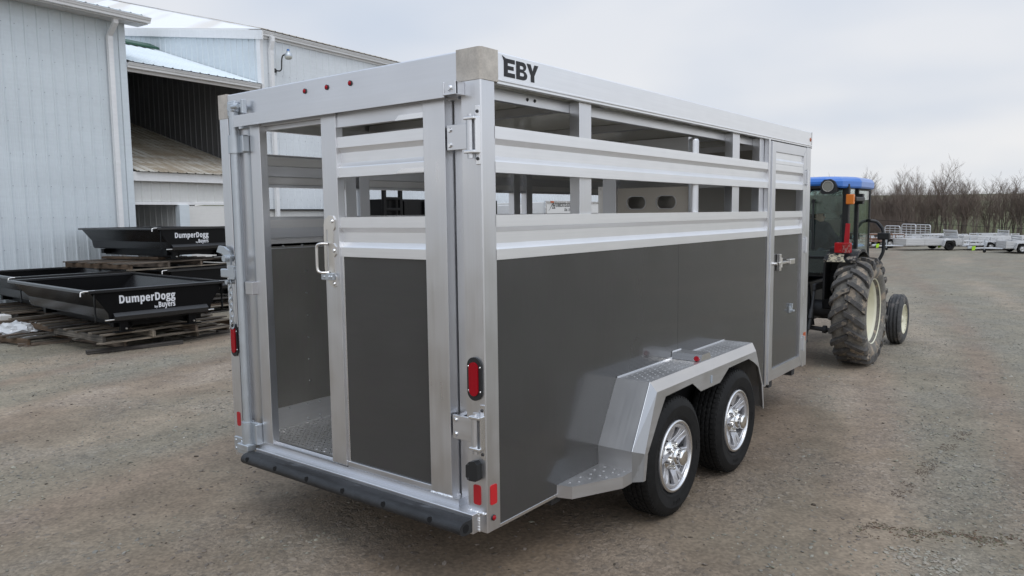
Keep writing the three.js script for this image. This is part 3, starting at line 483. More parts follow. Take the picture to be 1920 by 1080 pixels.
{
  const d = obj('sliding_gate', [bx(-0.066, 0.050, 0.125, 1.945, -0.04, 0.006), bx(0.660, 0.794, 0.113, 1.945, -0.068, 0.006), bx(0.05, 0.66, 1.868, 1.942, -0.03, -0.004), bx(0.05, 0.66, 0.118, 0.150, -0.034, -0.002)], M.alu, T);
  const slatZ = (y0) => { const p = slatProf(y0, 0, 1).map(([dd, y]) => [dd - 0.004, y]); return ext(p, 'x', 0.049, 0.661); };
  obj('slat', [slatZ(1.622)], M.slat, d); obj('slat', [slatZ(1.222)], M.slat, d);
  obj('gate_panel', bx(0.066, 0.663, 0.150, 1.226, -0.024, -0.012, 0.001), M.panel, d);
  obj('panel_trim', [bx(0.050, 0.067, 0.150, 1.222, -0.022, -0.006, 0.002)], M.aluBright, d);
  const hz = -0.004;
  obj('cutout_lip', [ext([[0.47, 1.868], [0.50, 1.892], [0.66, 1.892], [0.66, 1.868]], 'z', hz, hz + 0.004), ext([[0.47, 1.625], [0.50, 1.645], [0.66, 1.645], [0.66, 1.625]], 'z', -0.003, 0.001)], M.aluBright, d);
  obj('latch_plate', [ext([[-0.062, 1.385], [-0.055, 1.41], [-0.02, 1.432], [0.012, 1.43], [0.026, 1.41], [0.024, 1.37], [0.012, 1.355], [0.010, 1.29], [0.028, 1.272], [0.028, 1.235], [0.012, 1.22], [0.012, 1.13], [0.022, 1.12], [0.022, 1.07], [0.0, 1.062], [-0.03, 1.08], [-0.055, 1.12], [-0.065, 1.16]], 'z', 0.006, 0.012, [[[-0.043, 1.36], [-0.03, 1.36], [-0.03, 1.12], [-0.043, 1.12]]])], M.stainless, d);
  obj('handle', [tube([[-0.035, 1.286, 0.012], [-0.052, 1.288, 0.040], [-0.068, 1.282, 0.050], [-0.074, 1.265, 0.052], [-0.074, 1.165, 0.052], [-0.068, 1.145, 0.050], [-0.050, 1.138, 0.040], [-0.03, 1.138, 0.012]], 0.0075, 10, 40)], M.stainless, d);
  obj('catch', [bx(-0.075, 0.02, 1.10, 1.137, 0.012, 0.03, 0.004), bolt(-0.05, 1.118, 0.033, 'z'), bolt(-0.01, 1.118, 0.033, 'z'), bolt(0.006, 1.118, 0.033, 'z')], M.galv, d);
  for (const [x, y] of [[0.006, 1.402], [0.014, 1.252], [0.006, 1.082]]) obj('bolt', bolt(x, y, 0.015, 'z', 0.012, 0.008), M.aluBright, d);
  { const r = rng(9), g = []; for (let i = 0; i < 26; i++) g.push(ball(0.664 + 0.127 * i / 25, 1.9455 + 0.003 * r(), 0.004, 0.006 + 0.002 * r(), 1.2, 0.7, 1, 6)); for (let i = 0; i < 22; i++) g.push(ball(-0.062 + 0.108 * i / 21, 1.945 + 0.003 * r(), 0.004, 0.005 + 0.002 * r(), 1.2, 0.7, 1, 6)); for (let i = 0; i < 26; i++) g.push(ball(0.664 + 0.127 * i / 25, 0.122 + 0.003 * r(), 0.005, 0.006 + 0.003 * r(), 1.2, 0.7, 1, 6)); stuff(obj('weld_bead', g, M.weld, d)); }
  const mk = std({ color: lin(0.28, 0.02, 0.02), roughness: 0.7 });
  obj('crayon_mark', [tube([[0.7955, 1.80, -0.03], [0.7955, 1.815, -0.035], [0.7955, 1.80, -0.042], [0.7955, 1.785, -0.03], [0.7955, 1.80, -0.035], [0.7955, 1.77, -0.045], [0.7955, 1.765, -0.03], [0.7955, 1.78, -0.04], [0.7955, 1.75, -0.035]], 0.0016, 5, 50)], mk, d);
}
// tab on the left stile
obj('stile_tab', [bx(-0.77, -0.70, 0.985, 1.06, -0.02, 0.03, 0.004)], M.aluDull, T);
// hinges on the right
for (const y of [1.765, 0.462]) {
  const h = obj('gate_hinge', [bx(0.805, 0.945, y - 0.055, y + 0.055, -0.012, 0.004, 0.002), bx(0.812, 0.846, y - 0.052, y + 0.052, -0.075, -0.012, 0.002)], M.alu, T);
  obj('hinge_barrel', [cyl([0.957, y - 0.068, 0.022], [0.957, y + 0.068, 0.022], 0.0175, 16), cyl([0.957, y + 0.068, 0.022], [0.957, y + 0.09, 0.022], 0.010, 10), cyl([0.957, y - 0.098, 0.022], [0.957, y - 0.076, 0.022], 0.013, 6)], M.alu, h);
  obj('hinge_bracket', [bx(0.972, 0.996, y - 0.125, y - 0.062, 0.0, 0.006, 0.002), bx(0.972, 0.996, y + 0.062, y + 0.125, 0.0, 0.006, 0.002), bx(0.935, 0.996, y + 0.064, y + 0.078, 0.0, 0.045, 0.004), bx(0.935, 0.996, y - 0.078, y - 0.064, 0.0, 0.045, 0.004), bx(0.988, 0.997, y - 0.075, y + 0.075, 0.0, 0.03, 0.002)], M.aluBright, h);
  for (const s of [-1, 1]) { obj('bolt', bolt(0.984, y + s * 0.1, 0.008, 'z', 0.009, 0.008), M.steelDark, h); obj('bolt', bolt(0.824, y + s * 0.033, 0.006, 'z', 0.014, 0.012), M.aluBright, h); }
}
// lock rod with clamps on the left
const rod = obj('lock_rod', cyl([-0.805, 0.10, 0.03], [-0.805, 2.03, 0.03], 0.026, 18), M.galv, T);
for (const [y, h] of [[1.84, 0.10], [0.165, 0.13]]) {
  obj('rod_clamp', [cyl([-0.805, y - h / 2, 0.03], [-0.805, y + h / 2, 0.03], 0.036, 18), bx(-0.80, -0.715, y - h / 2, y + h / 2, 0.0, 0.022, 0.006), bx(-0.725, -0.71, y - h / 2 + 0.004, y + h / 2 - 0.004, -0.03, 0.04, 0.006)], M.galv, rod);
  for (const s of [-1, 1]) obj('bolt', bolt(-0.735, y + s * h * 0.28, 0.026, 'z', 0.011, 0.01), M.galv, rod);
}
obj('rod_keeper', [bx(-0.865, -0.79, 2.0, 2.085, 0.012, 0.032, 0.006), bx(-0.83, -0.76, 2.02, 2.07, 0.02, 0.055, 0.008), bx(-0.76, -0.70, 2.035, 2.055, 0.03, 0.05, 0.004), bx(-0.705, -0.685, 2.005, 2.08, 0.02, 0.05, 0.004), cyl([-0.78, 2.045, 0.05], [-0.72, 2.045, 0.05], 0.014, 10), bolt(-0.85, 2.045, 0.036, 'z', 0.01)], M.galv, T);
obj('rod_foot', [bx(-0.995, -0.90, 0.02, 0.105, -0.006, 0.008, 0.003), bx(-0.90, -0.80, 0.03, 0.09, 0.0, 0.05, 0.006), bx(-0.86, -0.76, 0.06, 0.10, 0.01, 0.07, 0.006), cyl([-0.805, 0.0, 0.03], [-0.805, 0.11, 0.03], 0.03, 14), bolt(-0.975, 0.085, 0.01, 'z'), bolt(-0.915, 0.085, 0.01, 'z'), bolt(-0.975, 0.035, 0.01, 'z'), bolt(-0.915, 0.035, 0.01, 'z')], M.galv, T);
// rod lever with its chain on the left post
const lv = obj('rod_lever', [ext([[-1.045, 1.225], [-1.02, 1.262], [-0.97, 1.258], [-0.92, 1.235], [-0.90, 1.20], [-0.905, 1.15], [-0.94, 1.15], [-0.945, 1.19], [-0.985, 1.215]], 'z', 0.02, 0.034), cyl([-0.93, 1.19, 0.0], [-0.93, 1.19, 0.06], 0.02, 12), bx(-1.02, -0.87, 1.075, 1.125, 0.0, 0.03, 0.005), bx(-0.93, -0.875, 1.065, 1.145, -0.002, 0.035, 0.004), cyl([-0.94, 1.05, 0.0], [-0.94, 1.05, 0.045], 0.014, 10)], M.galv, T);
for (let i = 0; i < 8; i++) { const g = new THREE.TorusGeometry(0.0125, 0.0034, 6, 14); g.scale(0.85, 1.75, 1); if (i & 1) g.rotateY(1.25); g.rotateZ(0.1 * (i % 3 - 1)); g.translate(-0.935 + 0.003 * (i % 3), 1.035 - i * 0.0345, 0.022); obj('chain_link', uvm(g), M.galv, lv); }
// sill beam and rubber bumper
obj('sill', [bx(-0.72, 0.95, -0.005, 0.088, -0.06, 0.042, 0.005), bx(-0.9, 0.90, 0.02, 0.078, -0.09, -0.058, 0.003)], M.alu, T);
{ const r = rng(12), g = []; for (let i = 0; i < 22; i++) g.push(ball(0.89 + 0.1 * i / 21, 0.083 + 0.006 * r(), 0.002, 0.0065, 1, 0.8, 1, 6)); for (let i = 0; i < 20; i++) g.push(ball(0.952, 0.0 + 0.085 * i / 19, -0.004 + 0.006 * r(), 0.006, 1, 1, 1, 6)); stuff(obj('weld_bead', g, M.weld, T)); }
{
  const p = []; for (let i = 0; i <= 14; i++) { const a = Math.PI / 2 - Math.PI * i / 14; p.push([0.086 + 0.040 * Math.cos(a), 0.037 + 0.031 * Math.sin(a)]); }
  const rubTex = dataTex(512, 256, (u, v) => { const s = 0.165 + 0.05 * (nC(u, v) - 0.5) + 0.035 * (nE(u, v) - 0.5) + 0.16 * sstep(0.72, 0.92, nB(u * 1.3, v)) * sstep(0.55, 0.75, nD(u, v * 2)); return [s * 0.97, s, s * 1.05]; }, true);
  const b = obj('rubber_bumper', [ext([[0.043, 0.068], ...p, [0.043, 0.006]], 'x', -0.745, 0.945)], std({ map: rubTex, roughness: 0.55 }), T);
  for (const x of [-0.685, -0.42, -0.14, 0.15, 0.45, 0.76]) obj('bolt_recess', cyl([x, 0.046, 0.115], [x, 0.047, 0.1258], 0.0135, 16), M.dark, b);
  obj('end_hole', cyl([0.9445, 0.037, 0.084], [0.9462, 0.037, 0.084], 0.02, 18), M.dark, b);
}
// lights and reflectors
const pill = (x, y, w, h, z0, z1) => { const p = [], r = w / 2; for (let i = 0; i <= 12; i++) { const a = Math.PI * i / 12; p.push([x + r * Math.cos(a), y + h / 2 - r + r * Math.sin(a)]); } for (let i = 0; i <= 12; i++) { const a = Math.PI + Math.PI * i / 12; p.push([x + r * Math.cos(a), y - h / 2 + r + r * Math.sin(a)]); } return ext(p, 'z', z0, z1); };
for (const [x, w] of [[0.944, 0.082], [-0.943, 0.068]]) {
  const l = obj('tail_light', [pill(x, 0.70, w, 0.196, 0, 0.010)], M.plasticBlack, T);
  obj('lens', [pill(x, 0.70, w * 0.62, 0.152, 0.010, 0.017)], M.red, l);
  for (const [sx, sy] of [[-1, 1], [1, 1], [-1, -1], [1, -1]]) obj('screw', bolt(x + sx * w * 0.42, 0.70 + sy * 0.055, 0.011, 'z', 0.005, 0.003), M.aluBright, l);
}
for (const x of [-0.189, -0.011, 0.168]) { const l = obj('marker_light', cyl([x, 2.075, 0.0], [x, 2.075, 0.005], 0.0135, 16), M.plasticBlack, T); obj('lens', ball(x, 2.075, 0.005, 0.0105, 1, 1, 0.7, 14), M.red, l); }
const rr = (x, y, w, h, r, z0, z1) => { const p = []; for (const [cx, cy, a0] of [[w / 2 - r, h / 2 - r, 0], [-w / 2 + r, h / 2 - r, 1.5708], [-w / 2 + r, -h / 2 + r, 3.1416], [w / 2 - r, -h / 2 + r, 4.7124]]) for (let i = 0; i <= 4; i++) { const a = a0 + i * 0.3927; p.push([x + cx + r * Math.cos(a), y + cy + r * Math.sin(a)]); } return ext(p, 'z', z0, z1); };
obj('reflector', rr(0.944, 0.168, 0.042, 0.092, 0.01, 0.0, 0.003), M.redTape, T);
obj('reflector', rr(-0.945, 0.218, 0.034, 0.085, 0.01, 0.0, 0.003), M.redTape, T);
{ const g = rr(0, 0, 0.046, 0.092, 0.01, 0, 0.003); g.rotateY(Math.PI / 2); g.translate(1.0, 0.168, -0.046); obj('reflector', g, M.redBright, T); }
{ const l = obj('marker_light', cyl([1.0, 0.061, -0.042], [1.005, 0.061, -0.042], 0.014, 14), M.plasticBlack, T); obj('lens', ball(1.005, 0.061, -0.042, 0.0115, 0.7, 1, 1, 14), M.red, l); }
{ const l = obj('plate_light', [ext([[0.905, 0.305], [0.925, 0.325], [0.955, 0.332], [0.972, 0.318], [0.974, 0.252], [0.962, 0.240], [0.925, 0.238], [0.905, 0.252]], 'z', 0.0, 0.034)], M.plasticBlack, T); obj('screw', bolt(0.92, 0.312, 0.036, 'z', 0.006), M.steelDark, l); obj('screw', bolt(0.92, 0.247, 0.036, 'z', 0.006), M.steelDark, l); }
// lettering on the roof rail: E with a horn, B, Y
{
  const E = [[0.0, 0], [0.078, 0], [0.078, 0.019], [0.026, 0.019], [0.026, 0.032], [0.069, 0.032], [0.069, 0.049], [0.026, 0.049], [0.026, 0.061], [0.078, 0.061], [0.078, 0.079], [0.012, 0.079], [-0.012, 0.088], [0.0, 0.068]];
  const arc = (cx, cy, rx, ry, n = 8) => Array.from({ length: n + 1 }, (_, i) => { const a = Math.PI / 2 - Math.PI * i / n; return [cx + rx * Math.cos(a), cy + ry * Math.sin(a)]; });
  const B = [[0.089, 0], [0.089, 0.079], ...arc(0.137, 0.0595, 0.026, 0.0195), ...arc(0.140, 0.0205, 0.030, 0.0205)], h1 = [[0.115, 0.047], ...arc(0.133, 0.0545, 0.010, 0.0075).reverse(), [0.115, 0.062]], h2 = [[0.115, 0.017], ...arc(0.136, 0.0245, 0.012, 0.0078).reverse(), [0.115, 0.032]];
  const Y = [[0.168, 0.079], [0.197, 0.079], [0.2115, 0.047], [0.228, 0.079], [0.257, 0.079], [0.225, 0.029], [0.225, 0], [0.199, 0], [0.199, 0.029]];
  for (const [g] of [[ext(E, 'z', 0, 0.0015)], [ext(B, 'z', 0, 0.0015, [h1, h2])], [ext(Y, 'z', 0, 0.0015)]]) { g.rotateY(Math.PI / 2); g.translate(1.0003, 2.031, -0.162); obj('letter', g, M.ink, T); }
}
// ---- fender over the tandem wheels
{
  const zr = -0.952, zf = -2.905;
  const prof = (i) => [[zr - i, 0.0], [zr - i, 0.166 - i * 0.25], [-1.150 - i * 0.2, 0.504 - i], [-2.690 + i * 0.2, 0.504 - i], [-2.845 + i, 0.166 - i * 0.25], [-2.87 + i, 0.01]];
  const A = prof(0), Bp = [[-0.996, -0.0], [-1.010, 0.148], [-1.145, 0.456], [-2.64, 0.456], [-2.79, 0.19], [-2.82, 0.012]];
  M.aluFoldShade = std({ color: lin(0.42, 0.43, 0.44), metalness: 0.9, roughness: 0.8, roughnessMap: alRough, map: alCol });  // same aluminium, the duller reflection of the sloped folds put into its colour
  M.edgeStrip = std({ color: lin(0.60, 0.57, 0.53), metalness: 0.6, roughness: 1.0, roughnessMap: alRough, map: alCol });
  const th = 0.004, x0 = 0.998, x1 = 1.206, x2 = 1.252;
  const plate = (i) => slab([x0, A[i][1], A[i][0]], [x1, A[i][1], A[i][0]], [x1, A[i + 1][1], A[i + 1][0]], [x0, A[i + 1][1], A[i + 1][0]], th);
  const cham = (i) => slab([x1, A[i][1], A[i][0]], [x2, Bp[i][1], Bp[i][0]], [x2, Bp[i + 1][1], Bp[i + 1][0]], [x1, A[i + 1][1], A[i + 1][0]], th);
  const f = obj('fender', plate(1), M.aluMatte, T);
  obj('fender_end', plate(0), M.aluMatte, f); obj('fender_end', plate(4), M.aluMatte, f); obj('fender_slope', plate(3), M.aluMatte, f);
  obj('fender_top', [plate(2)], M.aluDull, f);
  for (const i of [0, 1, 2, 3, 4]) obj('fender_edge', cham(i), i < 2 ? M.aluFoldShade : M.edgeStrip, f);
  const sk = [[-0.996, 0.0], [-1.010, 0.148], [-1.145, 0.456], [-2.64, 0.456], [-2.79, 0.19], [-2.82, 0.012], [-2.80, 0.012], [-2.765, 0.20], [-2.69, 0.335], [-2.62, 0.375], [-2.50, 0.424], [-2.15, 0.420], [-2.01, 0.350], [-1.72, 0.350], [-1.60, 0.420], [-1.25, 0.412], [-1.16, 0.30], [-1.045, 0.14], [-1.02, 0.0]];
  obj('fender_skirt', [ext(sk, 'x', x2 - 0.004, x2)], M.aluMatte, f);
  obj('fold_highlight', [bx(0.998, 1.004, 0.503, 0.512, -2.69, -1.15, 0.001), cyl([x1, 0.505, -1.15], [x1, 0.166, -0.952], 0.0035, 6)], M.aluBright, f);  // thin bright strips added as the highlights along the fold edges
  const dots = []; for (let z = -1.20; z > -2.66; z -= 0.062) for (let k = 0; k < 3; k++) { if (z < -1.80 && z > -1.98) continue; for (const [dx, dz] of [[0.035 + k * 0.066, 0], [0.068 + k * 0.066 - 0.033 + 0.033, 0.031]]) if (x0 + dx < 1.19) dots.push(cyl([x0 + dx, 0.504, z - dz], [x0 + dx, 0.5062, z - dz], 0.008, 8, 0.005)); }
  M.bump = std({ color: lin(0.40, 0.40, 0.40), metalness: 0.6, roughness: 0.6 }); stuff(obj('tread_bump', dots, M.bump, f));
  obj('fender_liner', [ext(A.map(([z, y]) => [-1.9 + (z + 1.9) * 0.985, y * 0.985]), 'x', 1.0, 1.006)], M.black, f);
  const lb = obj('light_box', [ext([[-1.83, 0.506], [-1.85, 0.546], [-1.965, 0.546], [-1.99, 0.506]], 'x', 1.0, 1.20), bx(0.998, 1.004, 0.506, 0.552, -1.97, -1.845, 0.001)], M.aluBright, f);
  obj('lens', [cyl([1.17, 0.520, -1.838], [1.172, 0.524, -1.826], 0.016, 14)], M.red, f);
  obj('badge', [bx(x2, x2 + 0.003, 0.372, 0.42, -1.885, -1.862, 0.001)], std({ color: lin(0.35, 0.4, 0.45), roughness: 0.4 }), f);
  // step plate in front of the tyre
  const st = obj('step', [ext([[0.998, -0.552], [1.075, -0.575], [1.206, -0.858], [1.206, -0.953], [0.998, -0.953]], 'y', -0.004, 0.06)], M.aluDull, T);
  const sd = []; for (const [x, z] of [[1.03, -0.62], [1.06, -0.66], [1.03, -0.72], [1.08, -0.73], [1.05, -0.79], [1.10, -0.80], [1.14, -0.80], [1.03, -0.86], [1.08, -0.87], [1.13, -0.88], [1.17, -0.87], [1.05, -0.93], [1.11, -0.93], [1.17, -0.93]]) sd.push(cyl([x, 0.06, z], [x, 0.0625, z], 0.009, 8, 0.006));
  obj('tread_bump', sd, M.bump, st);
}
// ---- trailer wheels
M.tyre = new THREE.MeshPhysicalMaterial({ specularIntensity: 0.6, map: dataTex(256, 256, (u, v) => { const s = 0.098 + 0.03 * (nC(u, v) - 0.5) + 0.03 * (nE(u, v) - 0.5); return [s, s * 0.99, s * 0.985]; }, true), roughness: 0.72 });
M.alloy = std({ color: lin(0.80, 0.80, 0.81), metalness: 1, roughness: 0.24 });
M.alloyPaint = std({ color: lin(0.60, 0.60, 0.62), metalness: 0.75, roughness: 0.4 });
function trailerWheel(parent, x, y, z, side) {
  const w = new THREE.Group(); w.name = 'wheel'; w.position.set(x, y, z); if (side < 0) w.rotation.y = Math.PI; parent.add(w);
  const R = 0.35;
  // tyre section (radius, outward): sidewall with bead, shoulder, crown with four grooves
  const half = 0.108, prof = [[0.200, 0.052], [0.205, 0.078], [0.215, 0.092], [0.232, 0.099], [0.236, 0.1015], [0.240, 0.0995], [0.262, 0.107], [0.285, 0.108], [0.289, 0.1105], [0.296, 0.1105], [0.300, 0.107], [0.318, 0.101], [0.331, 0.0915], [0.338, 0.083], [R - 0.006, 0.078]];
  const crown = []; for (const g of [0.045, 0.015, -0.015, -0.045]) crown.push([R - 0.003, g + 0.0055], [R - 0.018, g + 0.0045], [R - 0.018, g - 0.0045], [R - 0.003, g - 0.0055]);
  obj('tyre', uvm(toX(lathe([...prof, ...crown, ...prof.map(([r, a]) => [r, -a]).reverse()], 96))), M.tyre, w);
  const tr = []; const rn = rng(55);
  for (const [b0, b1, n, sk] of [[0.052, 0.080, 64, 0.3], [0.0205, 0.0395, 56, 0.8], [-0.0095, 0.0095, 56, -0.8], [-0.0395, -0.0205, 56, 0.8], [-0.080, -0.052, 64, 0.3]]) for (let i = 0; i < n; i++) {
    const a = (i + 0.5 * ((b0 > 0) ? 1 : 0)) / n * 6.2832, L = 6.2832 * R / n * 0.72; const g = new THREE.BoxGeometry(b1 - b0, 0.008, L); g.applyMatrix4(new THREE.Matrix4().makeShear(0, 0, 0, 0, sk * 0.3, 0));
    if (Math.abs(b0 + b1) > 0.12) { g.rotateZ(-Math.sign(b0) * 0.17); g.translate(0, -0.0028, 0); } g.translate((b0 + b1) / 2, R - 0.004, 0); g.rotateX(a); tr.push(uvm(g)); }
  for (let i = 0; i < 64; i++) { const g = new THREE.BoxGeometry(0.006, 0.026, 0.018); g.rotateZ(0.5); g.translate(0.0895, R - 0.0215, 0); g.rotateX(i / 64 * 6.2832); tr.push(uvm(g)); }
  stuff(obj('tread', tr, M.tyre, w));
  for (const [a0, n, rr0, wd] of [[0.5, 5, 0.268, 0.02], [2.6, 5, 0.268, 0.02], [4.3, 3, 0.268, 0.02]]) { const g = []; for (let i = 0; i < n; i++) { const b = new THREE.BoxGeometry(0.0018, wd, 0.014); b.translate(0.1075, rr0, 0); b.rotateX(a0 + i * 0.078); g.push(uvm(b)); } stuff(obj('sidewall_mark', g, M.tyre, w)); }
  // rim: lip and barrel, spoked face with paired openings
  obj('rim', [uvm(toX(lathe([[0.166, -0.02], [0.172, 0.055], [0.180, 0.060], [0.186, 0.074], [0.1885, 0.096], [0.193, 0.100], [0.205, 0.100], [0.209, 0.095], [0.208, 0.085], [0.204, 0.07]], 72))), uvm(toX(lathe([[0.166, -0.02], [0.16, -0.10]], 48)))], M.alloyPaint, w);
  obj('rim_lip', uvm(toX(lathe([[0.187, 0.090], [0.1905, 0.0995], [0.1965, 0.1035], [0.2045, 0.1025], [0.208, 0.098]], 96))), M.alloy, w);
  const outer = Array.from({ length: 72 }, (_, i) => { const a = i / 72 * 6.2832; return [0.184 * Math.cos(a), 0.184 * Math.sin(a)]; });
  const holes = [], rot = (p, a) => p.map(([u, v]) => [u * Math.cos(a) - v * Math.sin(a), u * Math.sin(a) + v * Math.cos(a)]);
  const bez = (a, b, c, n = 7) => Array.from({ length: n }, (_, i) => { const t = i / n; return [(1 - t) ** 2 * a[0] + 2 * t * (1 - t) * b[0] + t * t * c[0], (1 - t) ** 2 * a[1] + 2 * t * (1 - t) * b[1] + t * t * c[1]]; });
  const big = [...bez([0.070, 0.004], [0.088, -0.046], [0.143, -0.074]), ...bez([0.143, -0.074], [0.164, -0.052], [0.172, 0.0], 5), ...bez([0.172, 0.0], [0.110, -0.004], [0.070, 0.004])];
  const slim = [...bez([0.105, 0.050], [0.132, 0.047], [0.165, 0.052], 6), ...bez([0.165, 0.052], [0.162, 0.062], [0.157, 0.070], 3), ...bez([0.157, 0.070], [0.128, 0.066], [0.105, 0.050], 6)];
  for (let k = 0; k < 6; k++) { holes.push(rot(big, k * 1.0472 + 0.2)); holes.push(rot(slim, k * 1.0472 + 0.13)); }
  const P = (arr) => arr.map((q) => new THREE.Vector2(q[0], q[1]));
  const sh = new THREE.Shape(P(outer)); for (const h of holes) { if (THREE.ShapeUtils.area(P(h)) > 0) h.reverse(); sh.holes.push(new THREE.Path(P(h))); }
  const face = new THREE.ExtrudeGeometry(sh, { depth: 0.016, bevelEnabled: true, bevelThickness: 0.006, bevelSize: 0.0045, bevelOffset: -0.002, bevelSegments: 3, curveSegments: 4 });
  face.rotateY(Math.PI / 2); face.translate(0.040, 0, 0);
  { const p = face.attributes.position; for (let i = 0; i < p.count; i++) { const r = Math.hypot(p.getY(i), p.getZ(i)); p.setX(i, p.getX(i) + 0.030 * sstep(0.06, 0.185, r) - 0.012 * Math.exp(-(((r - 0.07) / 0.03) ** 2))); } face.computeVertexNormals(); }
  obj('spokes', uvm(face), M.alloyPaint, w);
  obj('backing', uvm(toX(lathe([[0, 0.0], [0.10, 0.0], [0.165, -0.01]], 40))), M.dark, w);
  obj('hub_cover', [uvm(toX(lathe([[0.078, 0.05], [0.080, 0.062], [0.056, 0.072], [0.054, 0.10], [0.050, 0.112], [0.047, 0.118]], 40)))], M.chrome, w);
  obj('hub_cap', [uvm(toX(lathe([[0.040, 0.112], [0.046, 0.117], [0.0465, 0.138], [0.042, 0.148], [0.034, 0.151], [0.0, 0.152]], 40)))], M.chrome, w);
  for (let k = 0; k < 6; k++) { const a = k * 1.0472 + 0.5, c = [0.068 * Math.cos(a), 0.068 * Math.sin(a)]; obj('lug_nut', [cyl([0.055, c[0], c[1]], [0.092, c[0], c[1]], 0.0125, 6), ball(0.092, c[0], c[1], 0.011, 0.7, 1, 1, 8)], M.chrome, w); }
  obj('valve', cyl([0.072, 0.150, 0.07], [0.100, 0.146, 0.066], 0.0042, 8), M.black, w);
  return w;
}
trailerWheel(T, 1.143, 0.027, -1.416, 1).rotation.x = 0.35;
trailerWheel(T, 1.143, 0.027, -2.337, 1).rotation.x = 0.25;
for (const z of [-1.416, -2.337]) { const w = T.children.find((c) => c.name === 'wheel').clone(); w.position.set(-1.143, 0.027, z); w.rotation.set(0, Math.PI, 0); T.add(w); }
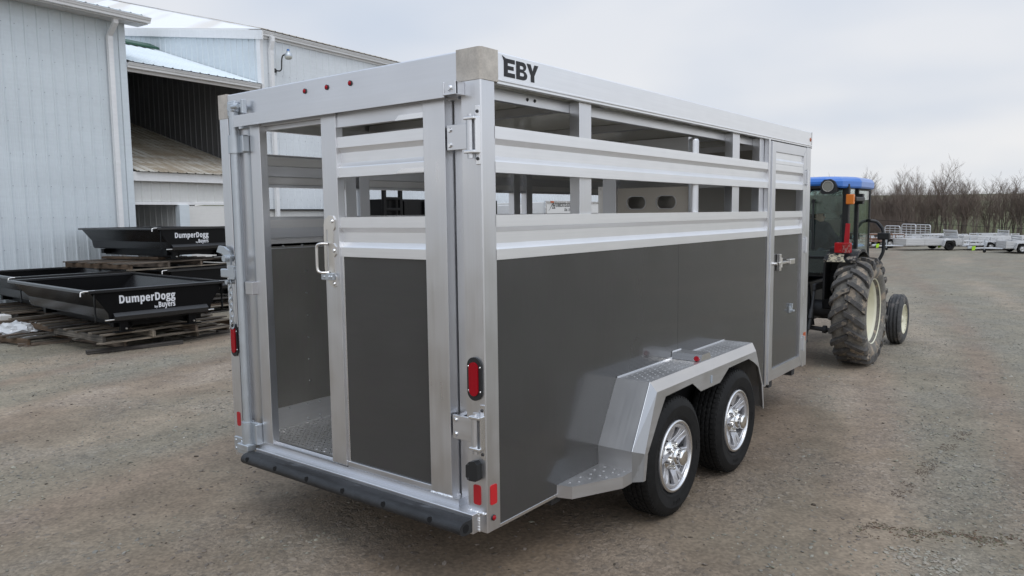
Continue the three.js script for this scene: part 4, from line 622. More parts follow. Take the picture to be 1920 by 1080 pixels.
// ---------------------------------------------------------------- tractor (frame: rear axle at the origin, front is -z)
const tractor = thing('tractor', 'blue-roofed compact farm tractor with cream wheels and muddy lugged rear tyres, pulling the trailer', 'tractor', [0.2, 0, -6.671]);
{
  const t = tractor;
  const mud = (seed, base, mudC, th) => { const a = tileNoise(seed, 7, 7), b = tileNoise(seed + 1, 22, 22), c = tileNoise(seed + 2, 80, 80); return dataTex(512, 512, (u, v) => { const k = sstep(th, th + 0.13, 0.55 * a(u, v) + 0.3 * b(u, v) + 0.15 * c(u, v)), s = 1 + 0.22 * (c(u, v) - 0.5) + 0.2 * (b(u, v) - 0.5); return base.map((q, i) => (q * (1 - k) + mudC[i] * k) * s); }, true); };
  M.agTyre = std({ map: rep(mud(201, [0.45, 0.435, 0.41], [0.57, 0.52, 0.46], 0.58), 1.1, 1.1), roughness: 0.85 });
  M.agLug = std({ map: rep(mud(205, [0.32, 0.31, 0.30], [0.48, 0.44, 0.39], 0.62), 1.7, 1.7), roughness: 0.8 });
  M.fTyre = std({ map: rep(mud(208, [0.27, 0.27, 0.27], [0.36, 0.345, 0.33], 0.6), 1.5, 1.5), roughness: 0.8 });
  M.cream = std({ map: dataTex(128, 128, (u, v) => { const s = 0.88 + 0.03 * (nC(u, v) - 0.5) - 0.06 * sstep(0.7, 0.95, nD(u, v)); return [s, s * 0.985, s * 0.885]; }, true), roughness: 0.4 });
  M.blue = new THREE.MeshPhysicalMaterial({ color: lin(0.030, 0.17, 0.58), roughness: 0.38, clearcoat: 0.5, clearcoatRoughness: 0.15 });
  M.cabBlack = std({ map: rep(mud(214, [0.09, 0.09, 0.092], [0.30, 0.27, 0.24], 0.72), 2, 2), roughness: 0.5 });
  M.fenderMud = std({ map: rep(mud(217, [0.135, 0.135, 0.14], [0.50, 0.47, 0.43], 0.60), 3, 3), roughness: 0.6 });
  M.glass = new THREE.MeshPhysicalMaterial({ color: lin(0.84, 0.92, 0.90), transmission: 1, thickness: 0, roughness: 0.02, ior: 1.7 });
  const R = 0.611, W = 0.366;
  function rearWheel(x, side) {
    const w = new THREE.Group(); w.name = 'rear_wheel'; w.position.set(x, R, 0); if (side < 0) w.rotation.y = Math.PI; t.add(w);
    const h = W / 2, C = R - 0.034;
    const half = [[0.350, h - 0.075], [0.365, h - 0.045], [0.39, h - 0.022], [0.43, h - 0.006], [0.47, h - 0.002], [0.505, h - 0.008], [0.535, h - 0.022], [C - 0.016, h - 0.045], [C - 0.004, h - 0.09], [C, 0]];
    obj('tyre', uvm(toX(lathe([...half, ...half.slice(0, -1).map(([r, a]) => [r, -a]).reverse()], 72))), M.agTyre, w);
    const NL = 21;
    for (let k = 0; k < NL; k++) for (const s of [1, -1]) {
      const th0 = (k + (s > 0 ? 0 : 0.5)) / NL * 6.2832 + 0.05, st = [[-0.018, 0.0, R], [0.05, -0.06, R], [0.115, -0.135, R - 0.004], [0.165, -0.20, R - 0.012], [0.187, -0.245, R - 0.045], [0.189, -0.27, R - 0.105]];
      const pos = [], ring = st.map(([a, dth, top], i) => {
        const hw = (i < 2 ? 0.030 : i < 4 ? 0.034 : 0.030) / R, lo = i > 3 ? top - 0.02 : C - 0.012, lx = i > 3 ? a - 0.02 : a, tilt = 0.012 / R;
        const P = (r, th, x) => [s * x, r * Math.sin(th), r * Math.cos(th)];
        const c = th0 + dth; return [P(lo, c - hw - tilt, lx), P(top, c - hw + 0.006, a), P(top, c + hw - 0.006, a), P(lo, c + hw + tilt, lx)];
      });
      const Q = (a, b, c, d) => { if (s > 0) pos.push(...a, ...b, ...c, ...a, ...c, ...d); else pos.push(...a, ...c, ...b, ...a, ...d, ...c); };
      for (let i = 0; i + 1 < ring.length; i++) for (let j = 0; j < 3; j++) Q(ring[i][j], ring[i][j + 1], ring[i + 1][j + 1], ring[i + 1][j]);
      Q(ring[0][3], ring[0][2], ring[0][1], ring[0][0]); const e = ring[ring.length - 1]; Q(e[0], e[1], e[2], e[3]);
      const g = new THREE.BufferGeometry(); g.setAttribute('position', new THREE.Float32BufferAttribute(pos, 3)); g.computeVertexNormals(); obj('lug', uvm(g), M.agLug, w);
    }
    obj('rim', uvm(toX(lathe([[0.02, -0.02], [0.10, -0.02], [0.17, -0.005], [0.19, 0.015], [0.27, 0.02], [0.285, 0.0], [0.30, -0.02], [0.315, 0.03], [0.322, 0.085], [0.332, 0.098], [0.345, 0.104], [0.358, 0.112], [0.366, 0.125], [0.371, 0.135], [0.372, 0.148], [0.366, 0.150], [0.360, 0.140]], 64))), M.cream, w);
    obj('hub', [uvm(toX(lathe([[0.085, -0.02], [0.085, 0.03], [0.07, 0.06], [0.0, 0.065]], 24)))], M.cream, w);
    for (let k = 0; k < 8; k++) { const a = k * 0.7854; obj('lug_nut', cyl([0.0, 0.14 * Math.cos(a), 0.14 * Math.sin(a)], [0.022, 0.14 * Math.cos(a), 0.14 * Math.sin(a)], 0.014, 6), M.cream, w); }
  }
  rearWheel(0.778, 1); rearWheel(-0.778, -1);
  function frontWheel(x, side) {
    const w = new THREE.Group(); w.name = 'front_wheel'; w.position.set(x, 0.325, -1.685); if (side < 0) w.rotation.y = Math.PI; t.add(w);
    const h = 0.09, half = [[0.185, h - 0.025], [0.20, h - 0.01], [0.235, h + 0.002], [0.27, h], [0.30, h - 0.012], [0.317, h - 0.030]];
    const crown = []; for (const g of [0.045, 0.0, -0.045]) crown.push([0.324, g + 0.012], [0.311, g + 0.008], [0.311, g - 0.008], [0.324, g - 0.012]);
    obj('tyre', uvm(toX(lathe([...half, ...crown, ...half.map(([r, a]) => [r, -a]).reverse()], 64))), M.fTyre, w);
    obj('rim', uvm(toX(lathe([[0.0, 0.0], [0.07, 0.0], [0.10, -0.02], [0.14, -0.02], [0.155, 0.02], [0.172, 0.035], [0.18, 0.06], [0.192, 0.072], [0.196, 0.08], [0.188, 0.083]], 48))), M.cream, w);
    obj('hub', uvm(toX(lathe([[0.05, 0.0], [0.05, 0.05], [0.035, 0.065], [0, 0.067]], 20))), M.cream, w);
  }
  frontWheel(0.859, 1); frontWheel(-0.859, -1);
  obj('front_axle', bx(-0.8, 0.8, 0.28, 0.38, -1.74, -1.63, 0.01), M.black, t);
  obj('rear_axle', [cyl([-0.7, R, 0], [0.7, R, 0], 0.10, 18)], M.steelDark, t);
  obj('transmission', [bx(-0.2, 0.2, 0.42, 0.92, -1.0, 0.12, 0.03), bx(-0.14, 0.14, 0.5, 0.8, 0.1, 0.26, 0.03), cyl([0, 0.52, 0.2], [0, 0.52, 0.34], 0.04, 14)], M.black, t);
  obj('engine_hood', [bx(-0.3, 0.3, 0.75, 1.28, -2.35, -1.05, 0.06)], M.blue, t);
  obj('engine_block', bx(-0.22, 0.22, 0.35, 0.75, -2.3, -1.0, 0.02), M.black, t);
  // three point linkage, drawbar and hoses under the cab
  const lk = M.steelDark;
  for (const s of [1, -1]) { obj('lift_arm', [cyl([s * 0.24, 0.46, 0.05], [s * 0.36, 0.31, 0.62], 0.024, 10), ball(s * 0.36, 0.31, 0.62, 0.04, 1, 1, 1, 10)], lk, t); obj('lift_link', [cyl([s * 0.33, 0.86, 0.16], [s * 0.33, 0.40, 0.36], 0.016, 10), cyl([s * 0.33, 0.62, 0.265], [s * 0.33, 0.52, 0.31], 0.026, 10)], lk, t); obj('rocker_arm', bx(s * 0.33 - 0.02, s * 0.33 + 0.02, 0.83, 0.91, -0.1, 0.2, 0.01), lk, t); }
  obj('drawbar', [bx(-0.05, 0.05, 0.30, 0.345, -0.5, 0.9, 0.006)], lk, t);
  obj('cross_shaft', [cyl([0.15, 0.40, 0.12], [0.66, 0.36, 0.12], 0.026, 12), cyl([0.42, 0.38, 0.12], [0.46, 0.378, 0.12], 0.045, 10)], lk, t);
  obj('hose', [tube([[0.1, 0.9, 0.12], [0.2, 0.78, 0.3], [0.26, 0.62, 0.28], [0.24, 0.5, 0.1]], 0.014, 8)], M.black, t);
  obj('lift_cylinder', [cyl([0.22, 0.9, 0.1], [0.30, 0.42, 0.15], 0.035, 12)], M.black, t);
  obj('bracket', [bx(0.40, 0.55, 0.62, 1.05, -0.05, 0.12, 0.01), bx(0.50, 0.54, 0.80, 1.0, 0.12, 0.16, 0.004)], M.black, t);
  // cab: lower body, posts, glass, roof
  obj('cab_base', [bx(-0.6, 0.6, 0.98, 1.02, -1.02, 0.05, 0.01), ext([[0.07, 1.02], [0.07, 1.20], [0.02, 1.28], [0.0, 1.28], [0.0, 1.02]], 'x', -0.6, 0.60), bx(-0.62, -0.58, 1.0, 1.3, -1.0, 0.0, 0.01), bx(0.56, 0.62, 1.0, 1.30, -1.0, 0.0, 0.01)], M.cabBlack, t);
  obj('small_window', bx(0.02, 0.42, 1.03, 1.19, 0.072, 0.078, 0.002), M.glass, t);
  const P = (x0, z0, x1, z1, r = 0.028, y0 = 1.24, y1 = 2.03) => ext([[x0 - r, z0 - r], [x0 + r, z0 - r], [x0 + r, z0 + r], [x0 - r, z0 + r]], 'y', y0, y1);
  obj('cab_post', [bx(0.575, 0.645, 1.2, 2.05, -0.02, 0.055, 0.012)], M.cabBlack, t);
  obj('cab_post', [bx(-0.645, -0.575, 1.2, 2.05, -0.02, 0.055, 0.012)], M.cabBlack, t);
  obj('door_post', [bx(0.605, 0.650, 1.22, 2.04, -0.40, -0.35, 0.01)], M.cabBlack, t);
  obj('cab_post', [bx(0.60, 0.645, 1.1, 2.03, -0.985, -0.945, 0.01)], M.cabBlack, t);
  obj('cab_post', [bx(-0.645, -0.60, 1.1, 2.03, -0.985, -0.945, 0.01)], M.cabBlack, t);
  obj('rear_window_frame', [bx(-0.57, 0.575, 1.985, 2.035, 0.0, 0.045, 0.012), bx(-0.57, 0.575, 1.20, 1.225, 0.03, 0.085, 0.01)], M.cabBlack, t);
  obj('rear_window', [slab([-0.57, 1.215, 0.065], [0.575, 1.215, 0.065], [0.575, 2.0, 0.03], [-0.57, 2.0, 0.03], 0.004)], M.glass, t);
  obj('side_window', [bx(0.622, 0.627, 1.28, 2.02, -0.36, -0.02, 0)], M.glass, t);
  obj('door_window', [bx(0.630, 0.635, 1.10, 2.02, -0.95, -0.40, 0)], M.glass, t);
  obj('door_seal', [bx(0.637, 0.648, 1.06, 1.10, -0.98, -0.38, 0.004), bx(0.637, 0.648, 1.98, 2.03, -0.98, -0.38, 0.004)], M.cabBlack, t);
  obj('side_window', [bx(-0.635, -0.630, 1.2, 2.02, -0.95, -0.02, 0)], M.glass, t);
  obj('windscreen', [bx(-0.60, 0.60, 1.25, 2.02, -0.968, -0.963, 0)], M.glass, t);
  obj('headliner', [bx(-0.6, 0.6, 2.0, 2.03, -0.95, -0.03, 0.01)], std({ color: lin(0.3, 0.3, 0.29), roughness: 0.9 }), t);
  // roof: chamfered plan, thin rear lip, deeper side lip
  {
    const plan = (o, y) => [[-0.55 + o, 0.22 - o], [0.44 - o * 0.4, 0.22 - o], [0.60 - o, 0.16 - o], [0.715 - o, -0.20], [0.70 - o, -0.88], [0.60 - o, -1.02 + o], [-0.60 + o, -1.02 + o], [-0.70 + o, -0.88], [-0.715 + o, -0.20], [-0.60 + o, 0.16 - o]].map(([x, z]) => [x, y, z]);
    const lv = [plan(0.012, 2.0), plan(0, 2.018), plan(0.0, 2.075), plan(0.02, 2.108), plan(0.06, 2.128), plan(0.16, 2.138)], pos = [];
    lv.slice(0, 2).forEach((L, k) => { for (const i of [0, 1]) L[i][1] += 0.03; L[9][1] += 0.02; });
    const n = lv[0].length, Tn = (a, b, c) => pos.push(...a, ...b, ...c);
    for (let k = 0; k + 1 < lv.length; k++) for (let i = 0; i < n; i++) { const j = (i + 1) % n; Tn(lv[k][i], lv[k][j], lv[k + 1][j]); Tn(lv[k][i], lv[k + 1][j], lv[k + 1][i]); }
    const top = lv[lv.length - 1]; for (let i = 1; i + 1 < n; i++) Tn(top[0], top[i], top[i + 1]);
    const g = new THREE.BufferGeometry(); g.setAttribute('position', new THREE.Float32BufferAttribute(pos, 3)); g.computeVertexNormals();
    obj('cab_roof', uvm(g), M.blue, t);
    const und = plan(0.02, 2.012).map(([x, y, z]) => [x, z]); obj('roof_underside', ext(und, 'y', 2.002, 2.03), M.cabBlack, t);
  }
  obj('work_light', [ext([[0.385, 1.955], [0.40, 1.935], [0.50, 1.935], [0.545, 1.96], [0.55, 2.03], [0.53, 2.075], [0.49, 2.10], [0.42, 2.095], [0.385, 2.06]], 'z', 0.12, 0.236)], M.plasticBlack, t);
  const wl = t.children[t.children.length - 1];
  obj('lens', [rr(0.465, 2.02, 0.105, 0.105, 0.035, 0.236, 0.246)], std({ color: lin(0.24, 0.235, 0.2), roughness: 0.25 }), wl);
  obj('bezel', [ext(Array.from({ length: 24 }, (_, i) => { const a = i / 24 * 6.2832; return [0.465 + 0.061 * Math.cos(a), 2.02 + 0.061 * Math.sin(a)]; }), 'z', 0.236, 0.250, [Array.from({ length: 24 }, (_, i) => { const a = i / 24 * 6.2832; return [0.465 + 0.054 * Math.cos(a), 2.02 + 0.054 * Math.sin(a)]; })])], M.stainless, wl);
  obj('wiper_motor', [bx(0.13, 0.24, 1.955, 2.03, 0.05, 0.09, 0.02), cyl([0.185, 1.975, 0.05], [0.185, 1.975, 0.1], 0.03, 14)], M.plasticBlack, t);
  obj('window_latch', [bx(0.255, 0.275, 1.30, 1.86, 0.066, 0.086, 0.006), cyl([0.265, 1.86, 0.06], [0.265, 1.86, 0.09], 0.022, 12)], M.plasticBlack, t);
  obj('turn_light', [bx(0.615, 0.705, 1.815, 1.93, 0.03, 0.08, 0.012)], M.amber, t);
  obj('light_arm', [bx(0.64, 0.72, 1.85, 1.90, -0.36, 0.03, 0.01), bx(0.64, 0.70, 1.82, 1.94, -0.42, -0.34, 0.01)], M.plasticBlack, t);
  // fenders with tail lights
  for (const s of [1, -1]) {
    const arc = []; for (let i = 0; i <= 16; i++) { const a = 1.0 + (2.55 - 1.0) * i / 16, r = 0.70; arc.push([r * Math.cos(a) * 0.86, R + r * Math.sin(a)]); }
    const inn = arc.map(([z, y]) => [z * 0.975, y - 0.03]).reverse();
    const x0 = s > 0 ? 0.46 : -0.80, x1 = s > 0 ? 0.80 : -0.46;
    const f = obj('fender', [ext([...arc, ...inn], 'x', x0, x1)], M.fenderMud, t);
    obj('fender_apron', [ext([...arc.map(([z, y]) => [z * 0.97, y - 0.02]), [-0.5, 0.75], [0.32, 0.75]], 'x', s > 0 ? 0.46 : -0.48, s > 0 ? 0.48 : -0.46)], M.cabBlack, f);
    obj('fender_console', [bx(s > 0 ? 0.48 : -0.62, s > 0 ? 0.62 : -0.48, 1.22, 1.34, -0.42, 0.18, 0.02)], M.plasticBlack, f);
  }
  obj('tail_light', [bx(0.565, 0.735, 1.275, 1.392, 0.22, 0.30, 0.012)], M.red, t);
  const tl = t.children[t.children.length - 1];
  obj('lens', [bx(0.655, 0.732, 1.28, 1.388, 0.296, 0.306, 0.004)], std({ map: rep(mud(223, [0.62, 0.09, 0.10], [0.62, 0.45, 0.42], 0.5), 8, 8), roughness: 0.35 }), tl);
  obj('lens', [bx(0.569, 0.650, 1.28, 1.388, 0.296, 0.306, 0.004)], std({ map: rep(mud(224, [0.66, 0.03, 0.06], [0.55, 0.35, 0.34], 0.68), 8, 8), roughness: 0.3 }), tl);
  obj('warning_plate', [ext([[0.625, 1.38], [0.68, 1.38], [0.685, 1.60], [0.64, 1.605]], 'z', 0.13, 0.136)], M.redTape, t);
  { const g = ext([[-0.10, -0.05], [0.10, -0.05], [0.07, 0.0], [0.075, 0.045], [0.02, 0.05], [0.0, 0.03], [-0.03, 0.052], [-0.08, 0.04]], 'z', 0, 0.0015); g.rotateX(-0.52); g.translate(0.60, 1.222, 0.318); obj('worn_sticker', g, std({ map: rep(mud(226, [0.72, 0.68, 0.58], [0.30, 0.28, 0.26], 0.55), 9, 9), roughness: 0.6 }), t); }
  // front handle and mirror
  obj('grab_handle', [tube([[0.65, 1.62, -0.95], [0.72, 1.60, -0.98], [0.78, 1.52, -1.0], [0.80, 1.42, -1.0], [0.80, 1.24, -1.0], [0.76, 1.14, -0.99], [0.70, 1.12, -0.97]], 0.02, 10, 40)], M.plasticBlack, t);
  obj('mirror', [bx(0.74, 0.88, 1.385, 1.47, -1.0, -0.93, 0.012), bx(0.70, 0.75, 1.42, 1.44, -0.98, -0.95, 0.005)], M.plasticBlack, t);
  // seat, levers, dashboard
  obj('seat', [bx(-0.28, 0.22, 1.02, 1.14, -0.62, -0.12, 0.04), bx(-0.26, 0.20, 1.12, 1.52, -0.16, -0.06, 0.04)], M.plasticBlack, t);
  obj('lever', [cyl([0.42, 1.15, -0.45], [0.46, 1.66, -0.40], 0.012, 8), ball(0.46, 1.68, -0.40, 0.03, 1, 1, 1, 12)], M.plasticBlack, t);
  obj('lever', [cyl([0.36, 1.15, -0.5], [0.37, 1.42, -0.52], 0.012, 8), ball(0.37, 1.43, -0.52, 0.024, 1, 1, 1, 12)], M.plasticBlack, t);
  obj('control_console', [bx(0.30, 0.56, 1.02, 1.28, -0.75, -0.1, 0.03)], M.plasticBlack, t);
  obj('dashboard', [bx(-0.35, 0.35, 1.0, 1.38, -0.96, -0.82, 0.03)], M.plasticBlack, t);
  { const g = new THREE.TorusGeometry(0.18, 0.015, 8, 28); g.rotateX(0.9); g.translate(0, 1.42, -0.72); obj('steering_wheel', [uvm(g), cyl([0, 1.2, -0.82], [0, 1.42, -0.72], 0.02, 8)], M.plasticBlack, t); }
}
// ---------------------------------------------------------------- the driver, one continuous body; jacket, trousers and hat over it
function smoothField(bones, c, half, res, k = 0.02) {
  const mc = new MarchingCubes(res, new THREE.MeshBasicMaterial(), false, false, 60000); mc.isolation = 0;
  const B = bones.map(([a, b, ra, rb]) => ({ a, d: [b[0] - a[0], b[1] - a[1], b[2] - a[2]], ra, rb: rb ?? ra }));
  for (const o of B) o.l = o.d[0] ** 2 + o.d[1] ** 2 + o.d[2] ** 2 || 1e-9;
  for (let z = 0; z < res; z++) for (let y = 0; y < res; y++) for (let x = 0; x < res; x++) {
    const p = [c[0] + half * (x - res / 2) / (res / 2), c[1] + half * (y - res / 2) / (res / 2), c[2] + half * (z - res / 2) / (res / 2)]; let s = 0;
    for (const o of B) { const q = [p[0] - o.a[0], p[1] - o.a[1], p[2] - o.a[2]], t = clamp((q[0] * o.d[0] + q[1] * o.d[1] + q[2] * o.d[2]) / o.l); const dx = q[0] - t * o.d[0], dy = q[1] - t * o.d[1], dz = q[2] - t * o.d[2]; s += Math.exp(-(Math.sqrt(dx * dx + dy * dy + dz * dz) - (o.ra + (o.rb - o.ra) * t)) / k); }
    mc.field[x + y * res + z * res * res] = s > 1e-30 ? k * Math.log(s) : -1;
  }
  mc.update(); const n = mc.count, g = new THREE.BufferGeometry();
  g.setAttribute('position', new THREE.BufferAttribute(mc.positionArray.slice(0, n * 3), 3)); g.setAttribute('normal', new THREE.BufferAttribute(mc.normalArray.slice(0, n * 3), 3));
  g.scale(half, half, half); g.translate(...c); return uvm(g);
}
{
  const p = thing('person', 'driver in dark navy jacket and pale brimmed hat, seated in the tractor cab', 'person', [0, 0, 0]);
  const hip = [0.24, 1.20, -6.98], chest = [0.28, 1.45, -6.96], neck = [0.335, 1.60, -6.97], head = [0.375, 1.70, -6.985];
  const shR = [0.47, 1.53, -7.02], shL = [0.12, 1.53, -6.93], elR = [0.58, 1.36, -7.18], haR = [0.66, 1.40, -7.38], elL = [0.06, 1.33, -7.12], haL = [0.16, 1.40, -7.34];
  const knR = [0.33, 1.20, -7.38], knL = [0.12, 1.20, -7.36], ftR = [0.34, 1.04, -7.50], ftL = [0.12, 1.04, -7.48];
  const arms = (e) => [[shR, elR, 0.058 + e, 0.046 + e], [elR, haR, 0.045 + e, 0.033 + e], [shL, elL, 0.058 + e, 0.046 + e], [elL, haL, 0.045 + e, 0.033 + e]];
  const torso = (e) => [[hip, chest, 0.135 + e, 0.125 + e], [shL, shR, 0.066 + e], [chest, neck, 0.12 + e, 0.06 + e], [[0.16, 1.42, -6.95], [0.40, 1.42, -6.98], 0.105 + e]];
  const legs = (e) => [[[0.31, 1.20, -7.0], knR, 0.085 + e, 0.062 + e], [[0.16, 1.20, -6.98], knL, 0.085 + e, 0.062 + e], [knR, ftR, 0.06 + e, 0.045 + e], [knL, ftL, 0.06 + e, 0.045 + e]];
  const skin = std({ color: lin(0.42, 0.25, 0.18), roughness: 0.6 });
  const f = V(0.82, -0.16, -0.55).normalize(), sd = V(0.55, 0, 0.82).normalize();      // facing and the head's right side
  const H = (a, b, c) => [head[0] + f.x * a + sd.x * b, head[1] + c + f.y * a, head[2] + f.z * a + sd.z * b];
  const finger = (h, d, k) => { const o = (k - 1.5) * 0.018; const a = [h[0] + o * 0.9, h[1] - 0.005, h[2] - 0.05], b = [h[0] + o, h[1] - 0.02 - 0.003 * k, h[2] - 0.085 + 0.004 * Math.abs(k - 1)], c = [h[0] + o, h[1] - 0.045, h[2] - 0.08]; return [[a, b, 0.009, 0.008], [b, c, 0.008, 0.007]]; };
  const hands = [haR, haL].flatMap((h, i) => [[h, [h[0], h[1], h[2] - 0.05], 0.03, 0.027], ...[0, 1, 2, 3].flatMap((k) => finger(h, 1, k)), [[h[0] + (i ? 0.03 : -0.03), h[1], h[2] - 0.02], [h[0] + (i ? 0.042 : -0.042), h[1] - 0.015, h[2] - 0.055], 0.010, 0.008]]);
  const body = smoothField([...torso(0), ...arms(0), ...legs(0), [neck, head, 0.055, 0.06]], [0.3, 1.36, -7.17], 0.52, 84, 0.014);
  const headG = smoothField([[H(-0.025, 0, 0.03), H(0.01, 0, 0.035), 0.085, 0.082], [H(0.03, 0, -0.035), H(0.055, 0, -0.075), 0.058, 0.038], [H(0.085, 0, 0.02), H(0.108, 0, -0.012), 0.011, 0.016], [H(0.085, 0, -0.045), H(0.09, 0, -0.048), 0.02, 0.018], [H(0.075, -0.03, 0.035), H(0.075, 0.03, 0.035), 0.02], [H(-0.01, 0.082, 0.012), H(-0.015, 0.086, -0.02), 0.014, 0.012], [H(-0.01, -0.082, 0.012), H(-0.015, -0.086, -0.02), 0.014, 0.012], [neck, H(-0.02, 0, -0.04), 0.055, 0.06]], [head[0], head[1], head[2]], 0.17, 64, 0.007);
  const handG = hands.length ? [smoothField(hands.slice(0, hands.length / 2), [haR[0], haR[1], haR[2] - 0.04], 0.09, 56, 0.004), smoothField(hands.slice(hands.length / 2), [haL[0], haL[1], haL[2] - 0.04], 0.09, 56, 0.004)] : [];
  obj('body', [body, headG, ...handG], skin, p);
  const eye = std({ color: lin(0.03, 0.025, 0.02), roughness: 0.3 });
  for (const s of [-1, 1]) obj('eye', ball(...H(0.089, s * 0.032, 0.012), 0.010, 1, 1, 1, 10), eye, p);
  obj('mouth', cyl(H(0.104, -0.022, -0.05), H(0.104, 0.022, -0.05), 0.005, 8), std({ color: lin(0.28, 0.12, 0.10), roughness: 0.6 }), p);
  obj('hair', smoothField([[H(-0.045, 0, 0.02), H(-0.05, 0, -0.02), 0.074, 0.062], [H(-0.02, 0.05, 0.01), H(-0.03, 0.055, -0.01), 0.036]], head, 0.15, 44, 0.008), std({ color: lin(0.05, 0.035, 0.025), roughness: 0.9 }), p);
  const jacket = std({ map: dataTex(128, 128, (u, v) => { const s = 0.11 + 0.03 * (nE(u, v) - 0.5) + 0.03 * (nC(u, v) - 0.5); return [s * 0.85, s * 0.95, s * 1.2]; }, true), roughness: 0.9 });
  const jk = obj('jacket', smoothField([...torso(0.016), ...arms(0.014), [[0.3, 1.57, -6.965], neck, 0.08, 0.072]], [0.3, 1.36, -7.17], 0.52, 84, 0.016), jacket, p);
  obj('trousers', smoothField(legs(0.014), [0.24, 1.16, -7.22], 0.45, 64, 0.016), std({ color: lin(0.025, 0.03, 0.05), roughness: 0.95 }), p);
  { // pale line emblem on the back of the shoulder: six-sided outline with a simple figure
    const hex = (k) => [[0, 0.062 * k], [0.036 * k, 0.045 * k], [0.036 * k, -0.045 * k], [0, -0.062 * k], [-0.036 * k, -0.045 * k], [-0.036 * k, 0.045 * k]];
    const gs = [ext(hex(1), 'z', 0, 0.003, [hex(0.87)]), ext([[-0.016, 0.034], [-0.008, 0.034], [-0.008, 0.006], [0.004, 0.0], [0.013, 0.012], [0.02, 0.004], [0.008, -0.016], [0.008, -0.034], [-0.004, -0.034], [-0.004, -0.012], [-0.016, -0.002]], 'z', 0, 0.003), bx(-0.014, 0.014, -0.048, -0.042, 0, 0.003, 0)];
    for (const g of gs) { g.rotateY(0.35); g.translate(0.335, 1.47, -6.832); } obj('emblem', gs, std({ color: lin(0.16, 0.18, 0.21), roughness: 0.8 }), jk);
  }
  const hat = lathe([[0, 0.085], [0.05, 0.084], [0.085, 0.076], [0.098, 0.055], [0.106, 0.0], [0.135, -0.018], [0.172, -0.034], [0.174, -0.04], [0.13, -0.028], [0.1, -0.01]], 32); hat.rotateX(0.08); hat.translate(head[0] - 0.005, head[1] + 0.065, head[2]);
  obj('hat', uvm(hat), std({ map: dataTex(64, 64, (u, v) => { const s = 0.62 + 0.1 * (nE(u, v) - 0.5); return [s, s * 0.97, s * 0.9]; }, true), roughness: 0.95 }), p);
}
// ---------------------------------------------------------------- dump hoppers on pallets
M.blackPaint = new THREE.MeshPhysicalMaterial({ color: lin(0.004, 0.004, 0.0045), specularIntensity: 0.35, roughness: 0.34, clearcoat: 0.0, clearcoatRoughness: 0.16 });
M.blackSide = new THREE.MeshPhysicalMaterial({ color: lin(0.010, 0.010, 0.011), specularIntensity: 1.0, roughness: 0.26 });
M.blackFlange = new THREE.MeshPhysicalMaterial({ color: lin(0.012, 0.012, 0.013), roughness: 0.32, clearcoat: 0.45, clearcoatRoughness: 0.2 });
M.decal = std({ color: lin(0.74, 0.75, 0.78), roughness: 0.6 });
function textGeo(s, size, f = font, wx = 1, depth = 0.002) { const g = new TextGeometry(s, { font: f, size, depth, curveSegments: 5, bevelEnabled: true, bevelThickness: 0.0004, bevelSize: size * 0.018, bevelSegments: 1 }); g.computeBoundingBox(); const b = g.boundingBox; g.translate(-b.min.x, 0, 0); g.scale(wx, 1, 1); return g; }
